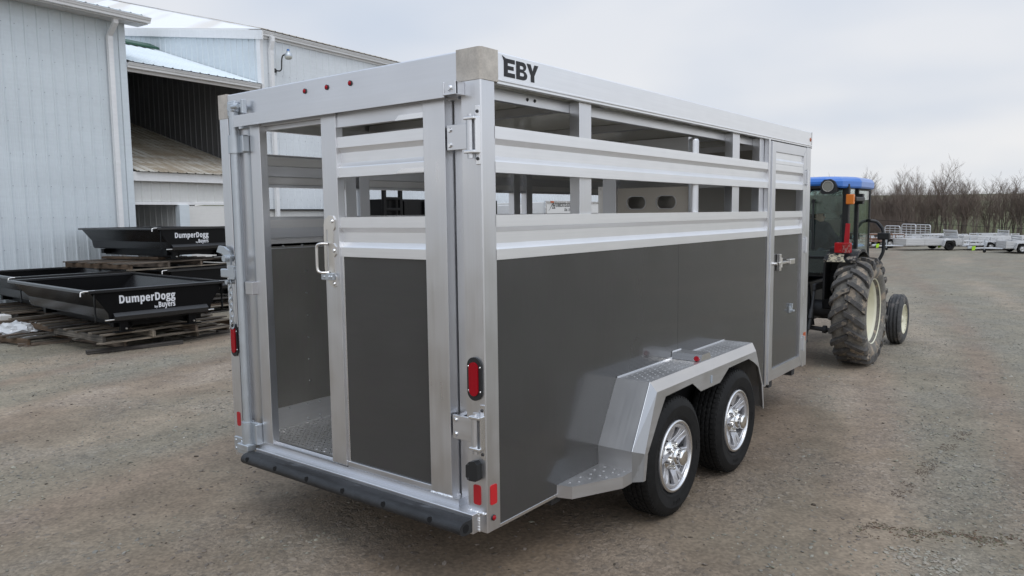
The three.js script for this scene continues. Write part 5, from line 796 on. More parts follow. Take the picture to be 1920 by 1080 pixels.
// frame: tailgate faces +x, its foot at the origin, body runs along -x; W wide at the rim, L long, H high
function dumper(label, pos, turn, W, L, H, lettering, open = true) {
  const d = thing('dump_hopper', label, 'dump hopper', pos, turn, 'black dump hoppers waiting on pallets');
  const hw = W / 2, lo = hw - 0.24 * W / 1.8, kn = H * 0.42, t = 0.012;
  const wall = (a, b, c, e) => slab(a, b, c, e, t);
  // long sides: lower upright part, sloping part, flat rim
  for (const s of [1, -1]) {
    const low = s > 0 ? wall([0, 0.05, lo * s], [-L, 0.05, lo * s], [-L, kn, (lo + 0.02) * s], [0, kn, (lo + 0.02) * s]) : wall([-L, 0.05, lo * s], [0, 0.05, lo * s], [0, kn, (lo + 0.02) * s], [-L, kn, (lo + 0.02) * s]);
    const up = s > 0 ? wall([0, kn, (lo + 0.02) * s], [-L, kn, (lo + 0.02) * s], [-L, H - 0.03, (hw - 0.02) * s], [0, H - 0.03, (hw - 0.02) * s]) : wall([-L, kn, (lo + 0.02) * s], [0, kn, (lo + 0.02) * s], [0, H - 0.03, (hw - 0.02) * s], [-L, H - 0.03, (hw - 0.02) * s]);
    const sp = obj('side_panel', [low, up], M.blackSide, d);
    obj('rim', bx(-L - 0.03, 0.0, H - 0.035, H, s > 0 ? hw - 0.03 : -hw - 0.055, s > 0 ? hw + 0.055 : -hw + 0.03, 0.006), M.blackFlange, sp);
  }
  obj('floor', bx(-L, 0, 0.03, 0.05, -lo, lo, 0.003), M.blackPaint, d);
  const bh = obj('bulkhead', [ext([[-lo, 0.05], [lo, 0.05], [lo + 0.02, kn], [hw, H - 0.01], [-hw, H - 0.01], [-lo - 0.02, kn]], 'x', -L - 0.015, -L)], M.blackPaint, d);
  obj('rim', bx(-L - 0.06, -L + 0.01, H - 0.035, H + 0.003, -hw, hw, 0.006), M.blackFlange, bh);
  const tg = obj('tailgate', [ext([[-lo - 0.02, 0.0], [lo + 0.02, 0.0], [lo + 0.03, kn * 0.7], [hw - 0.02, H - 0.02], [-hw + 0.02, H - 0.02], [-lo - 0.03, kn * 0.7]], 'x', 0.0, 0.014)], M.blackPaint, d);
  obj('rim_fold', [ext([[0.03, -0.022], [0.05, -0.016], [0.05, 0.016], [0.03, 0.022], [0, 0.022], [0, -0.022]].map(([x, y]) => [x, y + H - 0.012]), 'z', -hw - 0.02, hw + 0.02)], M.blackFlange, tg);
  obj('foot_fold', [ext([[0.014, 0.13], [0.06, 0.085], [0.05, 0.03], [0.014, 0.01]], 'z', -lo + 0.03, lo - 0.03)], M.blackFlange, tg);
  for (const s of [1, -1]) {
    obj('gusset', [ext([[0.014, H - 0.03], [0.055, H - 0.03], [0.03, kn], [0.05, 0.06], [0.014, 0.02]].map(([x, y]) => [x, y]), 'z', s * (hw - 0.05) - 0.008, s * (hw - 0.05) + 0.008)], M.blackPaint, tg);
    for (const [y, r] of [[H + 0.0, 1], [0.045, 0]]) obj('latch_pin', [cyl([0.03, y, s * (r ? hw : lo) - 0.06], [0.03, y, s * (r ? hw : lo) + 0.08], 0.0105, 10), ...(s > 0 && r ? [tube([[0.03, y, hw + 0.07], [0.035, y - 0.01, hw + 0.11], [0.045, y - 0.06, hw + 0.12]], 0.009, 8)] : [])], M.stainless, tg);
  }
  obj('subframe', [bx(-L * 0.95, -0.1, -0.10, 0.03, -0.45, -0.36), bx(-L * 0.95, -0.1, -0.10, 0.03, 0.36, 0.45), bx(-0.2, -0.1, -0.07, 0.02, -0.6, 0.6), bx(-L * 0.9, -L * 0.9 + 0.1, -0.07, 0.02, -0.6, 0.6)], M.blackPaint, d);
  for (const z of [0.5, -0.42]) { const lg = obj('foot', [bx(-0.06, 0.0, -0.13, 0.0, z - 0.05, z + 0.05), bx(-0.1, 0.02, -0.135, -0.12, z - 0.12, z + 0.12)], M.blackPaint, d); obj('bolt', [bolt(0.012, -0.09, z - 0.02, 'x', 0.016, 0.014)], M.stainless, lg); }
  if (lettering) {
    const k = W / 1.8;
    const put = (g, zl, y) => { g.rotateY(Math.PI / 2); g.translate(0.0165, y, zl); return uvm(g); };
    const A = textGeo('DumperDogg', 0.102, font, 1); A.computeBoundingBox(); const wA = 0.735 / (A.boundingBox.max.x); A.scale(wA * k, k * 1.0, 1);
    obj('lettering', put(A, hw - 0.352 * k, 0.652 - 0.40 + (H - 0.44) * 0.55), M.decal, tg);
    const B = textGeo('Buyers', 0.072, font, 1); B.computeBoundingBox(); B.scale(0.225 / B.boundingBox.max.x * k, k, 1);
    obj('lettering', put(B, hw - 0.855 * k, 0.551 - 0.40 + (H - 0.44) * 0.55), M.decal, tg);
    const C = textGeo('by', 0.028, font, 1); C.scale(k, k, 1); obj('lettering', put(C, hw - 0.800 * k, 0.551 - 0.40 + (H - 0.44) * 0.55), M.decal, tg);
  }
  return d;
}
const DT = -0.05, dOfs = (x, z, a, dx, dz) => [x + dx * Math.cos(a) + dz * Math.sin(a), z - dx * Math.sin(a) + dz * Math.cos(a)];
dumper('large black dump hopper on the nearest pallets, white lettering on its end', [-6.985, 0.40, -2.65], DT, 1.82, 3.0, 0.44, true);
dumper('black dump hopper farthest left, partly out of the picture, behind the nearest one', [-10.55, 0.40, -3.05], DT, 1.82, 2.2, 0.44, false);
dumper('black dump hopper lying on top of the stack, white lettering on its end', [-10.09, 1.155, -5.03], 0.05, 1.64, 2.7, 0.43, true);
dumper('black dump hopper at the foot of the stack beneath the raised one', [-9.95, 0.40, -5.15], 0.05, 1.75, 2.6, 0.44, false);
// weathered wood
const woodTex = (s0, tint) => { const a = tileNoise(s0, 3, 90), b = tileNoise(s0 + 1, 12, 30), c = tileNoise(s0 + 2, 5, 5); return dataTex(256, 256, (u, v) => { const s = 0.33 + 0.20 * (a(u, v) - 0.5) + 0.12 * (b(u, v) - 0.5) + 0.14 * (c(u, v) - 0.5); return [s * tint[0], s * tint[1], s * tint[2]]; }, true); };
const woods = [[1.15, 1.02, 0.9], [1.0, 0.94, 0.86], [0.85, 0.80, 0.76], [1.25, 1.15, 1.02], [0.95, 0.78, 0.62]].map((t, i) => std({ map: woodTex(300 + 5 * i, t), roughness: 0.9 }));
const wr = rng(88);
// frame: origin at the middle of the front edge on the ground, boards run along z, runners along -x
function pallet(label, pos, turn, W, L, opt = {}) {
  const p = thing('pallet', label, 'pallet', pos, turn, 'worn wooden pallets under the dump hoppers');
  const y = opt.y ?? 0, R = () => (wr() - 0.5) * 0.03, pick = () => woods[wr() * woods.length | 0];
  const runners = opt.runners ?? 4;
  for (let i = 0; i < 3; i++) { const x = -0.06 - (L - 0.12) * i / 2; obj('base_board', bx(x - 0.055, x + 0.055, y, y + 0.022, -W / 2 + R(), W / 2 + R(), 0.003), pick(), p); }
  for (let i = 0; i < runners; i++) { const z = -W / 2 + 0.06 + (W - 0.12) * i / (runners - 1); obj('runner', bx(-L + R() * 3, R() * 3, y + 0.0225, y + 0.105, z - 0.022, z + 0.022, 0.004), pick(), p); }
  const nb = Math.floor(L / (opt.gap ?? 0.24)); for (let i = 0; i < nb; i++) { const x = -0.07 - (L - 0.14) * i / (nb - 1); obj('deck_board', bx(x - 0.05 + R() * 0.5, x + 0.05 + R() * 0.5, y + 0.1055, y + 0.127, -W / 2 + R() * 4, W / 2 + R() * 4, 0.003), pick(), p); }
  return p;
}
pallet('front lower wooden pallet on the gravel under the lettered dump hopper nearest the camera', [-7.25, 0.0, -3.05], 0.10, 1.75, 1.4);
pallet('upper grey wooden pallet directly under the feet of the nearest dump hopper', [-7.05, 0.128, -2.85], 0.02, 2.0, 1.5, { gap: 0.3 });
pallet('loose wooden pallet sticking out left of the nearest dump hopper', [-8.7, 0.0, -2.45], 0.16, 1.9, 1.5);
pallet('wooden pallet under the far end of the nearest dump hopper', [-8.75, 0.128, -2.72], 0.05, 1.7, 1.4);
pallet('wooden pallet under the leftmost dump hopper', [-10.8, 0.0, -2.9], 0.08, 1.9, 1.9);
pallet('second wooden pallet stacked under the leftmost dump hopper', [-10.75, 0.128, -3.0], 0.03, 1.8, 1.9);
pallet('wooden pallet under the dump hopper at the foot of the stack', [-9.75, 0.0, -5.2], 0.05, 2.1, 2.0);
pallet('pale wooden pallet between the two stacked dump hoppers', [-10.1, 0.86, -4.75], 0.12, 2.2, 2.1);
pallet('second wooden pallet stacked on the pallet at the foot of the stack', [-9.85, 0.128, -5.1], 0.02, 2.2, 2.2);
{
  const plank = (label, x, z, y, turn, L, w = 0.1) => { const o = obj('plank', bx(-L / 2, L / 2, 0, 0.045, -w / 2, w / 2, 0.004), woods[wr() * 5 | 0]); tag(o, label, 'plank', 'loose planks among the pallets'); o.position.set(x, y, z); o.rotation.y = turn; };
  plank('weathered plank lying flat on the gravel in front of the pallets', -7.15, -2.35, 0.0, 1.35, 1.2);
  plank('grey plank sticking out to the left from under the pallets', -9.2, -1.95, 0.0, 1.45, 0.9);
  plank('short dark plank on the gravel beside the white plastic wrap', -8.6, -1.85, 0.0, 1.35, 0.8);
  plank('long plank leaning across the pallets below the leftmost dump hopper', -9.8, -2.3, 0.20, 1.35, 1.7);
  plank('plank jutting out on the right under the nearest dump hopper', -7.3, -4.25, 0.0, 1.3, 1.1);
  plank('pale plank end jutting out left below the raised dump hopper', -11.3, -4.35, 1.0, 0.25, 1.5, 0.14);
  plank('thin plank end jutting out left under the pale pallet', -11.1, -4.3, 0.87, 0.15, 1.4, 0.12);
}
{ // crumpled clear plastic film
  const g = new THREE.IcosahedronGeometry(1, 5), q = g.attributes.position;
  for (let i = 0; i < q.count; i++) { const v = V(q.getX(i), q.getY(i), q.getZ(i)); const f = 0.75 + 0.5 * Math.abs(fbm(v.x * 2.2, v.y * 2.2, v.z * 2.2, 4)) * 1.6 + 0.28 * Math.abs(perlin.noise(v.x * 6, v.y * 6, v.z * 6)); q.setXYZ(i, v.x * f * 0.34, Math.max(0, v.y * f * 0.17 + 0.10), v.z * f * 0.27); }
  g.computeVertexNormals(); const m = mergeVertices(g); m.computeVertexNormals();
  const o = obj('plastic_wrap', uvm(m.toNonIndexed()), new THREE.MeshPhysicalMaterial({ color: lin(0.78, 0.80, 0.82), roughness: 0.3, transmission: 0.25, thickness: 0, clearcoat: 0.4 })); tag(o, 'crumpled heap of whitish clear plastic wrap on the gravel at the left edge', 'plastic wrap'); o.position.set(-9.45, 0, -1.72); o.rotation.y = 0.6;
  const w = obj('crate', [bx(-0.15, 0.15, 0.02, 0.30, -0.2, 0.2, 0.01)], M.doorWhite); tag(w, 'pale box standing behind the plastic wrap at the left picture edge', 'box'); w.position.set(-10.25, 0, -1.68);
}
// ---------------------------------------------------------------- things parked behind the trailer, seen between its rails
{
  const d = thing('dump_trailer', 'black dump trailer with a side ladder, parked by the long building behind the livestock trailer', 'trailer', [0, 0, 0], HD);
  obj('bed', [bx(-11.4, -9.75, 0.85, 2.17, -16.3, -11.45, 0.02)], M.blackPaint, d);
  for (let z = -12; z > -16; z -= 0.8) obj('stake', bx(-9.75, -9.69, 0.9, 2.12, z - 0.05, z + 0.05, 0.006), M.blackPaint, d);
  obj('chassis', bx(-11.2, -9.9, 0.55, 0.85, -16.5, -10.6, 0.02), M.black, d);
  for (const z of [-13.6, -14.5]) { const w = new THREE.Group(); w.name = 'wheel'; w.position.set(-9.85, 0.38, z); d.add(w); obj('tyre', uvm(toX(lathe([[0.2, -0.1], [0.37, -0.1], [0.38, 0], [0.37, 0.1], [0.2, 0.1]], 32))), M.tyre, w); obj('rim', uvm(toX(lathe([[0, 0.05], [0.18, 0.05], [0.2, 0.09]], 24))), M.steelDark, w); }
  const l = obj('ladder', [bx(-9.68, -9.60, 0.6, 2.75, -11.19, -11.09, 0.01), bx(-9.68, -9.60, 0.6, 2.75, -11.79, -11.69, 0.01)], M.blackPaint, d);
  for (let y = 0.8; y < 2.7; y += 0.27) obj('rung', bx(-9.69, -9.60, y, y + 0.06, -11.7, -11.18, 0.008), M.blackPaint, l);
  const c = thing('cargo_trailer', 'white enclosed cargo trailer with dark italic lettering behind the livestock trailer', 'trailer', [0, 0, 0], HD);
  const wht = std({ color: lin(0.70, 0.70, 0.69), roughness: 0.35 });
  obj('body', [bx(-11.8, -9.62, 0.45, 2.15, -25.5, -18.98, 0.03)], wht, c);
  obj('roof_trim', [bx(-9.64, -9.59, 2.12, 2.19, -25.5, -18.95, 0.006), bx(-9.64, -9.59, 0.42, 0.5, -25.5, -18.95, 0.006), bx(-9.64, -9.59, 0.45, 2.15, -19.02, -18.94, 0.006)], M.aluBright, c);
  for (const z of [-19.35, -24.9]) obj('marker_light', bx(-9.59, -9.57, 2.12, 2.18, z - 0.12, z + 0.05, 0.004), M.orange, c);
  for (const z of [-21.7, -22.6]) { const w = new THREE.Group(); w.name = 'wheel'; w.position.set(-9.75, 0.34, z); c.add(w); obj('tyre', uvm(toX(lathe([[0.2, -0.1], [0.33, -0.1], [0.34, 0], [0.33, 0.1], [0.2, 0.1]], 32))), M.tyre, w); obj('rim', uvm(toX(lathe([[0, 0.05], [0.18, 0.05], [0.2, 0.09]], 24))), M.alloy, w); }
  const put = (g, z, y) => { g.applyMatrix4(new THREE.Matrix4().makeShear(0, 0, 0.28, 0, 0, 0)); g.rotateY(Math.PI / 2); g.translate(-9.618, y, z); return uvm(g); };
  const fit = (g, w) => { g.computeBoundingBox(); g.scale(w / g.boundingBox.max.x, 1, 1); return g; };
  const green = std({ color: lin(0.015, 0.02, 0.018), roughness: 0.5 });
  obj('lettering', put(fit(textGeo('H', 0.20, fontSerif), 0.22), -19.42, 1.93), green, c);
  obj('lettering', put(fit(textGeo('OMESTEADER', 0.125, fontSerif), 1.22), -19.68, 1.99), green, c);
  obj('lettering', put(fit(textGeo('Est. 1986', 0.095, fontSerif), 0.58), -20.28, 1.845), green, c);
  obj('swash', [(() => { const g = ext([[-0.02, -0.03], [0.26, 0.19], [0.30, 0.25], [0.22, 0.2]], 'z', 0, 0.002); g.rotateY(Math.PI / 2); g.translate(-9.617, 1.87, -19.2); return g; })()], green, c);
  const e = thing('utility_trailer', 'grey box-fronted trailer standing left of the white cargo trailer', 'trailer', [0, 0, 0], HD);
  obj('body', bx(-11.0, -9.9, 0.5, 2.05, -18.4, -17.7, 0.02), M.trimWhite, e);
  obj('ladder_rack', [bx(-9.88, -9.84, 0.5, 2.1, -17.35, -17.31, 0.005), bx(-9.88, -9.84, 0.5, 2.1, -17.62, -17.58, 0.005), ...[0.7, 0.9, 1.1, 1.3, 1.5, 1.7, 1.9].map((y) => bx(-9.88, -9.84, y, y + 0.03, -17.6, -17.33, 0.004))], M.galv, e);
  obj('window', bx(-9.9, -9.885, 1.5, 1.95, -18.3, -18.0, 0.004), M.steelDark, e);
  obj('chassis', bx(-11, -9.8, 0.3, 0.5, -18.6, -17.3, 0.01), M.steelDark, e);
}
// ---------------------------------------------------------------- aluminium utility trailers parked in a row at the far side of the yard
M.aluFar = std({ color: lin(0.62, 0.62, 0.62), metalness: 0.8, roughness: 0.45 });
M.lime = std({ color: lin(0.42, 0.72, 0.03), roughness: 0.6 });
M.rusty = std({ color: lin(0.20, 0.11, 0.07), roughness: 0.9 });
// frame: body along +x from the tongue end at x = 0 to the tail at x = L; wheels at xw
function utility(label, pos, turn, o) {
  const u = thing('utility_trailer', label, 'utility trailer', pos, turn, 'utility trailers parked in a row'), L = o.L, W = o.W ?? 1.3, h0 = o.h0 ?? 0.22, h1 = o.h1 ?? 0.5, r = o.r ?? 0.205;
  for (const s of [1, -1]) {
    const z = s * W / 2;
    if (o.panel) { const n = 3; for (let k = 0; k < n; k++) { const y = h0 + (h1 - h0) * k / n; obj('side_board', bx(0, L, y + 0.004, y + (h1 - h0) / n - 0.004, z - 0.015, z + 0.015, 0.006), o.m ?? M.aluFar, u); } for (let k = 0; k < 4; k++) { const x = L * k / 3; obj('stake', bx(x - 0.02, x + 0.02, h0, h1 + 0.01, s > 0 ? z + 0.0155 : z - 0.03, s > 0 ? z + 0.03 : z - 0.0155, 0.003), o.m ?? M.aluFar, u); } }
    else { for (const y of o.rails ?? [h0 + 0.03, h1]) obj('side_rail', bx(0, L, y - 0.02, y + 0.02, z - 0.02, z + 0.02, 0.006), o.m ?? M.aluFar, u); for (let k = 0; k < 6; k++) { const x = L * k / 5; obj('stake', bx(x - 0.015, x + 0.015, h0, h1, z - 0.015, z + 0.015, 0.004), o.m ?? M.aluFar, u); } }
    for (const xw of o.xw) {
      const w = new THREE.Group(); w.name = 'wheel'; w.position.set(xw, r, z + s * 0.12); if (s < 0) w.rotation.y = Math.PI; u.add(w);
      const ty = lathe([[r * 0.55, -0.07], [r * 0.8, -0.085], [r * 0.97, -0.07], [r, 0], [r * 0.97, 0.07], [r * 0.8, 0.085], [r * 0.55, 0.07]], 32); ty.rotateX(Math.PI / 2); obj('tyre', uvm(ty), M.tyre, w);
      const ri = lathe([[0, 0.03], [r * 0.2, 0.05], [r * 0.25, 0.02], [r * 0.45, 0.02], [r * 0.55, 0.065]], 24); ri.rotateX(Math.PI / 2); obj('rim', uvm(ri), o.darkRim ? M.black : M.aluFar, w);
      const A = [[-r * 1.35, r * 0.9], [-r * 1.0, r * 2.05], [-r * 0.8, r * 2.2], [r * 0.8, r * 2.2], [r * 1.0, r * 2.05], [r * 1.35, r * 0.9]], Bi = A.map(([x, y]) => [x * 0.93, y - 0.02]).reverse();
      obj('fender', ext([...A, ...Bi].map(([x, y]) => [x + xw, y]), 'z', s > 0 ? z + 0.018 : z - 0.24, s > 0 ? z + 0.24 : z - 0.018), M.aluFar, u);
    }
  }
  obj('deck', bx(0, L, h0 - 0.02, h0 + 0.01, -W / 2 + 0.02, W / 2 - 0.02, 0.004), o.deck ?? M.aluFar, u);
  if (o.panel) for (let k = 0; k < 3; k++) obj('end_board', bx(-0.015, 0.015, h0 + (h1 - h0) * k / 3 + 0.004, h0 + (h1 - h0) * (k + 1) / 3 - 0.004, -W / 2 + 0.016, W / 2 - 0.016, 0.005), o.m ?? M.aluFar, u);
  obj('tongue', [bx(-1.0, 0.3, h0 - 0.06, h0, -0.04, 0.04, 0.008), cyl([-0.05, h0 - 0.03, -0.45], [-0.75, h0 - 0.03, 0], 0.025, 8), cyl([-0.05, h0 - 0.03, 0.45], [-0.75, h0 - 0.03, 0], 0.025, 8)], M.aluFar, u);
  obj('coupler', bx(-1.18, -0.98, h0 - 0.05, h0 + 0.04, -0.05, 0.05, 0.015), M.galv, u);
  const j = obj('jack', [cyl([-0.6, 0.06, 0.08], [-0.6, h0 + 0.32, 0.08], 0.022, 10)], M.galv, u); { const g = lathe([[0, -0.025], [0.055, -0.025], [0.06, 0], [0.055, 0.025], [0, 0.025]], 16); g.rotateX(Math.PI / 2); g.translate(-0.6, 0.06, 0.08); obj('jack_wheel', uvm(g), M.black, j); }
  if (o.tag !== false) obj('paper_tag', [ext([[-0.07, -0.10], [0.045, -0.075], [0.065, 0.09], [-0.06, 0.07]], 'z', 0, 0.004)].map((g) => { g.translate(-0.98, h0 - 0.02, 0.10); return g; }), M.lime, u);
  if (o.gate) {
    const G = new THREE.Group(); G.name = 'ramp_gate'; G.position.set(o.gateX ?? L, h0, 0); G.rotation.z = o.tilt ?? 0; u.add(G); const gh = o.gateH ?? 0.8, gw = W / 2 - 0.03;
    if (o.gate === 'slat') { obj('frame', [bx(-0.02, 0.02, 0, gh, -gw, -gw + 0.04, 0.006), bx(-0.02, 0.02, 0, gh, gw - 0.04, gw, 0.006)], M.aluFar, G); for (let k = 0; k < 5; k++) obj('slat', bx(-0.02, 0.02, gh * k / 5 + 0.02, gh * (k + 1) / 5 - 0.02, -gw + 0.04, gw - 0.04, 0.006), M.aluFar, G); }
    else { obj('frame', tube([[0, 0, -gw], [0, gh - 0.1, -gw], [0, gh, -gw + 0.1], [0, gh, gw - 0.1], [0, gh - 0.1, gw], [0, 0, gw]], 0.022, 8, 60, 0.1), M.aluFar, G); for (let k = 1; k < 6; k++) obj('slat', bx(-0.012, 0.012, gh * k / 6 - 0.016, gh * k / 6 + 0.016, -gw, gw, 0.004), M.aluFar, G); for (const z of [-gw / 3, gw / 3]) obj('upright', bx(-0.011, 0.011, 0, gh, z - 0.012, z + 0.012, 0.003), M.aluFar, G); }
  }
  return u;
}
// the trailers stand broadside to the camera (about 30 degrees off the x axis)
utility('silver utility trailer with solid sides and a dark wheel, slatted ramp folded over its tail', [-3.78, 0, -33.95], 0.60, { L: 2.35, W: 1.2, panel: true, xw: [1.72], h0: 0.22, h1: 0.50, r: 0.205, darkRim: true, gate: 'slat', gateH: 0.66, gateX: 2.25, tilt: 0.25 });
utility('low flat silver utility trailer with fenders in the middle of the row', [-1.55, 0, -35.2], 0.52, { L: 2.0, W: 1.3, xw: [0.75, 1.35], h0: 0.20, h1: 0.36, r: 0.17 });
utility('silver utility trailer cut by the right picture edge, with high slatted ramp', [0.02, 0, -33.2], 0.35, { L: 2.5, W: 1.3, panel: true, xw: [0.5, 1.5], h0: 0.20, h1: 0.48, r: 0.19, gate: 'slat', gateH: 0.5, gateX: 0.6, tilt: 0.2 });
utility('silver trailer at the left end of the row with a rounded open ramp standing upright', [-5.3, 0, -37.4], 0.75, { L: 2.4, W: 1.3, rails: [0.3, 0.45], xw: [1.4], h0: 0.25, h1: 0.45, gate: 'open', gateH: 0.72, gateX: 0.6, tag: false });
utility('rust-brown railed trailer just right of the tractor mirror', [-5.9, 0, -35.4], 0.62, { L: 1.9, W: 1.2, rails: [0.40, 0.62], xw: [1.2], h0: 0.3, h1: 0.62, m: M.rusty, deck: M.rusty });
utility('silver trailer behind the solid-sided one, rounded open ramp upright at its near end', [-4.6, 0, -39.3], 0.70, { L: 2.4, W: 1.3, rails: [0.35, 0.5], xw: [1.4], h0: 0.28, h1: 0.5, gate: 'open', gateH: 0.74, gateX: 0.2, tag: false });
utility('silver trailer whose rounded open ramp overlaps its left neighbour\'s ramp', [-4.15, 0, -39.9], 0.72, { L: 2.2, W: 1.3, rails: [0.35, 0.5], xw: [1.4], h0: 0.28, h1: 0.5, gate: 'open', gateH: 0.70, gateX: 0.3, tag: false });
utility('long white solid-sided trailer far behind the ramp of the dark-wheeled one', [-3.0, 0, -39.6], 0.6, { L: 2.6, W: 1.3, panel: true, xw: [1.7], h0: 0.2, h1: 0.44, tag: false });
utility('silver trailer behind the low flat one, with a slatted rail along its top', [-1.6, 0, -39.7], 0.5, { L: 1.6, W: 1.3, rails: [0.3, 0.42, 0.55], xw: [1.0], h0: 0.25, h1: 0.58, tag: false });
utility('silver trailer with a tall slatted gate behind the one at the right edge', [-0.95, 0, -39.6], 0.45, { L: 2.0, W: 1.3, rails: [0.3, 0.45], xw: [1.2], h0: 0.25, h1: 0.45, gate: 'slat', gateH: 0.5, gateX: 0.5, tag: false });
utility('railed silver trailer between the low flat one and the one at the right edge', [-0.9, 0, -36.4], 0.5, { L: 2.2, W: 1.3, rails: [0.28, 0.40, 0.5], xw: [1.3], h0: 0.22, h1: 0.52, tag: false });
utility('solid-sided silver trailer between the dark-wheeled one and the low flat one', [-2.2, 0, -38.4], 0.55, { L: 1.9, W: 1.3, panel: true, xw: [1.2], h0: 0.22, h1: 0.52, tag: false });
utility('silver railed trailer partly hidden behind the rust-brown one', [-6.3, 0, -38.6], 0.6, { L: 2.2, W: 1.3, rails: [0.3, 0.42, 0.54], xw: [1.3], h0: 0.24, h1: 0.56, tag: false });
// ---------------------------------------------------------------- leafless thicket
M.bark = std({ map: dataTex(128, 128, (u, v) => { const s = 0.43 + 0.10 * (nC(u, v) - 0.5) + 0.08 * (nE(u, v) - 0.5); return [s * 1.02, s * 0.94, s * 0.86]; }, true), roughness: 0.95 });
M.twig = std({ color: lin(0.19, 0.148, 0.12), roughness: 0.95 });
function limb(pos, pts, r0, r1, n = 4) {   // tapered strip of triangles round a polyline
  const rings = pts.map((p, i) => { const q = pts[Math.min(i + 1, pts.length - 1)], o = pts[Math.max(i - 1, 0)], d = V(q[0] - o[0], q[1] - o[1], q[2] - o[2]).normalize(), a = V(d.y, -d.x, 0.01).cross(d).normalize(), b = d.clone().cross(a), r = r0 + (r1 - r0) * i / (pts.length - 1); return Array.from({ length: n }, (_, k) => { const t = k / n * 6.2832; return [p[0] + r * (Math.cos(t) * a.x + Math.sin(t) * b.x), p[1] + r * (Math.cos(t) * a.y + Math.sin(t) * b.y), p[2] + r * (Math.cos(t) * a.z + Math.sin(t) * b.z)]; }); });
  for (let i = 0; i + 1 < rings.length; i++) for (let k = 0; k < n; k++) { const m = (k + 1) % n; pos.push(...rings[i][k], ...rings[i][m], ...rings[i + 1][m], ...rings[i][k], ...rings[i + 1][m], ...rings[i + 1][k]); }
}
const fromPos = (pos) => { const g = new THREE.BufferGeometry(); g.setAttribute('position', new THREE.Float32BufferAttribute(pos, 3)); g.computeVertexNormals(); return uvm(g); };
function sapling(seed, H, stems, lean) {
  const r = rng(seed), tr = [], cr = [];
  const grow = (p, d, L, rad, lv) => {
    const n = lv === 0 ? 7 : lv === 1 ? 4 : 3, pts = [p]; let q = [...p], v = V(...d);
    for (let i = 0; i < n; i++) { v.add(V((r() - 0.5) * 0.28, 0.05 * (lv > 0 ? 1 : 0.6), (r() - 0.5) * 0.28)).normalize(); q = [q[0] + v.x * L / n, q[1] + v.y * L / n, q[2] + v.z * L / n]; pts.push(q); }
    limb(lv === 0 ? tr : cr, pts, rad, Math.max(rad * 0.22, 0.0035), lv === 0 ? 6 : 3);
    if (lv >= 3) return;
    const kids = lv === 0 ? 13 : lv === 1 ? 6 : 3;
    for (let k = 0; k < kids; k++) { const t = lv === 0 ? 0.30 + 0.68 * (k + r() * 0.8) / kids : 0.2 + 0.78 * (k + r()) / kids, f = t * n, i = Math.min(n - 1, Math.floor(f)), w = f - i, s = pts[i], e = pts[i + 1]; const b = [s[0] + (e[0] - s[0]) * w, s[1] + (e[1] - s[1]) * w, s[2] + (e[2] - s[2]) * w]; const az = r() * 6.28, sp = 0.45 + 0.45 * r(); const dir = V(e[0] - s[0], e[1] - s[1], e[2] - s[2]).normalize().add(V(Math.cos(az) * sp, 0.15, Math.sin(az) * sp)).normalize(); grow(b, [dir.x, dir.y, dir.z], L * (lv === 0 ? 0.36 * (1.15 - 0.6 * t) : 0.52) * (0.7 + 0.6 * r()), Math.max(0.0045, rad * (lv === 0 ? 0.42 : 0.55) * (1.1 - 0.5 * t)), lv + 1); }
  };
  for (let s = 0; s < stems; s++) { const a = r() * 6.28; grow([0.16 * Math.cos(a) * r(), -0.05, 0.16 * Math.sin(a) * r()], [Math.cos(a) * lean, 1, Math.sin(a) * lean], H * (0.75 + 0.3 * r()), 0.034 + 0.022 * r(), 0); }
  return [fromPos(tr), fromPos(cr)];
}
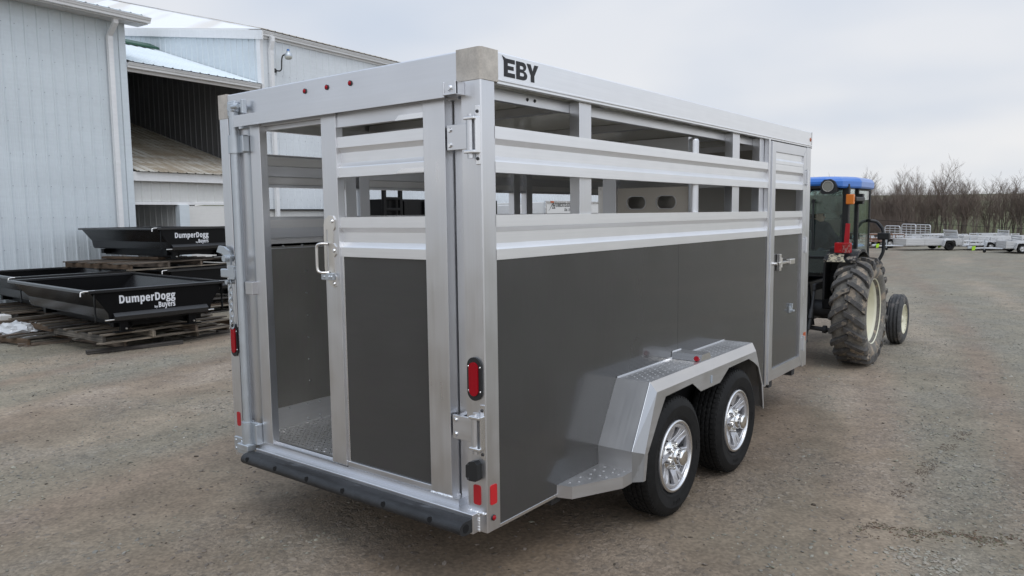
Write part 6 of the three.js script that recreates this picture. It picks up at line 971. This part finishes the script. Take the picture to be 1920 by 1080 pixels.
{
  const kinds = [[1, 4.5, 2, 0.12], [2, 4.2, 3, 0.18], [3, 4.4, 2, 0.08], [4, 3.9, 3, 0.25], [5, 4.4, 2, 0.15]].map((a) => sapling(...a));
  const r = rng(404); let i = 0;
  const protos = kinds.map(([a, b]) => { const g = thing('bare_tree', 'slender leafless sapling in the thicket beyond the parked utility trailers', 'tree', [0, 0, 0], 0, 'leafless saplings of the thicket'); obj('trunk', a, M.bark, g); obj('crown', b, M.twig, g); return g; });
  for (let k = 0; k < 108; k++) {
    const f = (k + 0.8 * r()) / 108, x = -17.5 + 23.5 * Math.pow(f, 1.12), z = -50.5 - 4.5 * r() + 0.2 * x, pr = protos[k % 5], s = (0.70 + 0.17 * r()) * (1 + 0.08 * Math.sin(x * 0.9) + 0.05 * Math.sin(x * 2.3));
    const o = i < 5 && k < 5 ? pr : pr.clone(); if (o !== pr) { o.name = numbered('bare_tree'); o.userData = { ...pr.userData }; scene.add(o); }
    o.position.set(x, -0.15, z); o.rotation.y = r() * 6.28; o.scale.setScalar(s); i++;
  }
  // brushwood at the foot of the thicket
  const pos = [], q = rng(405);
  for (let k = 0; k < 9000; k++) { const x = -18 + 25 * q(), z = -49.6 - 5.5 * q() + 0.2 * x, dens = 0.55 + 0.8 * fbm(x * 0.35, 1, 2, 3) + 0.25 * sstep(-5, -8.5, x) - 0.42 * sstep(-8.5, -5, x); if (q() > dens) continue; const h = 0.7 + 1.7 * q() * q() + (x < -6 ? 0.5 : 0), a = q() * 6.28, l = 0.35 * q(); const p0 = [x, -0.15, z], p1 = [x + Math.cos(a) * l * 0.4 * h, h * 0.5 - 0.1, z + Math.sin(a) * l * 0.4 * h], p2 = [x + Math.cos(a) * l * h, h, z + Math.sin(a) * l * h]; limb(pos, [p0, p1, p2], 0.008, 0.003, 3); for (let m = 0; m < 2; m++) { const t = 0.3 + 0.5 * q(), b = [p0[0] + (p2[0] - p0[0]) * t, p0[1] + (p2[1] - p0[1]) * t, p0[2] + (p2[2] - p0[2]) * t], c = q() * 6.28; limb(pos, [b, [b[0] + 0.3 * Math.cos(c), b[1] + 0.35, b[2] + 0.3 * Math.sin(c)]], 0.005, 0.0025, 3); } }
  const o = obj('brushwood', fromPos(pos), M.twig); tag(o, 'tangled brown leafless brushwood at the foot of the thicket', 'brushwood'); stuff(o);
  // dry grass verge in front of it
  const gp = [], w = rng(406); for (let k = 0; k < 14000; k++) { const x = -18 + 26 * w(), z = -47 - 6 * w() * w() + 0.2 * x, h = 0.12 + 0.28 * w(), a = w() * 6.28; gp.push(x, -0.05, z, x + 0.025, -0.05, z + 0.01, x + 0.1 * Math.cos(a), h, z + 0.1 * Math.sin(a)); }
  const g = obj('grass', fromPos(gp), std({ color: lin(0.12, 0.105, 0.055), roughness: 1 })); tag(g, 'dry grass verge along the edge of the yard below the thicket', 'grass'); stuff(g);
}
{ // sagging cable along the edge of the yard
  const c = thing('cable_fence', 'thin dark sagging cable strung along the yard edge in front of the thicket', 'fence', [0, 0, 0]);
  const P = [[-14.5, 1.5, -38.5], [-7.2, 1.30, -41], [0.0, 0.66, -46], [7, 0.62, -50]];
  for (let k = 0; k + 1 < P.length; k++) { const [a, b] = [P[k], P[k + 1]]; obj('cable', tube([a, [(a[0] + b[0]) / 2, (a[1] + b[1]) / 2 - 0.04, (a[2] + b[2]) / 2], b], 0.011, 5, 12), M.black, c); }
  for (const p of P) obj('post', cyl([p[0], -0.1, p[2]], [p[0], p[1] + 0.06, p[2]], 0.03, 8), M.bark, c);
}
renderer.render(scene, camera);
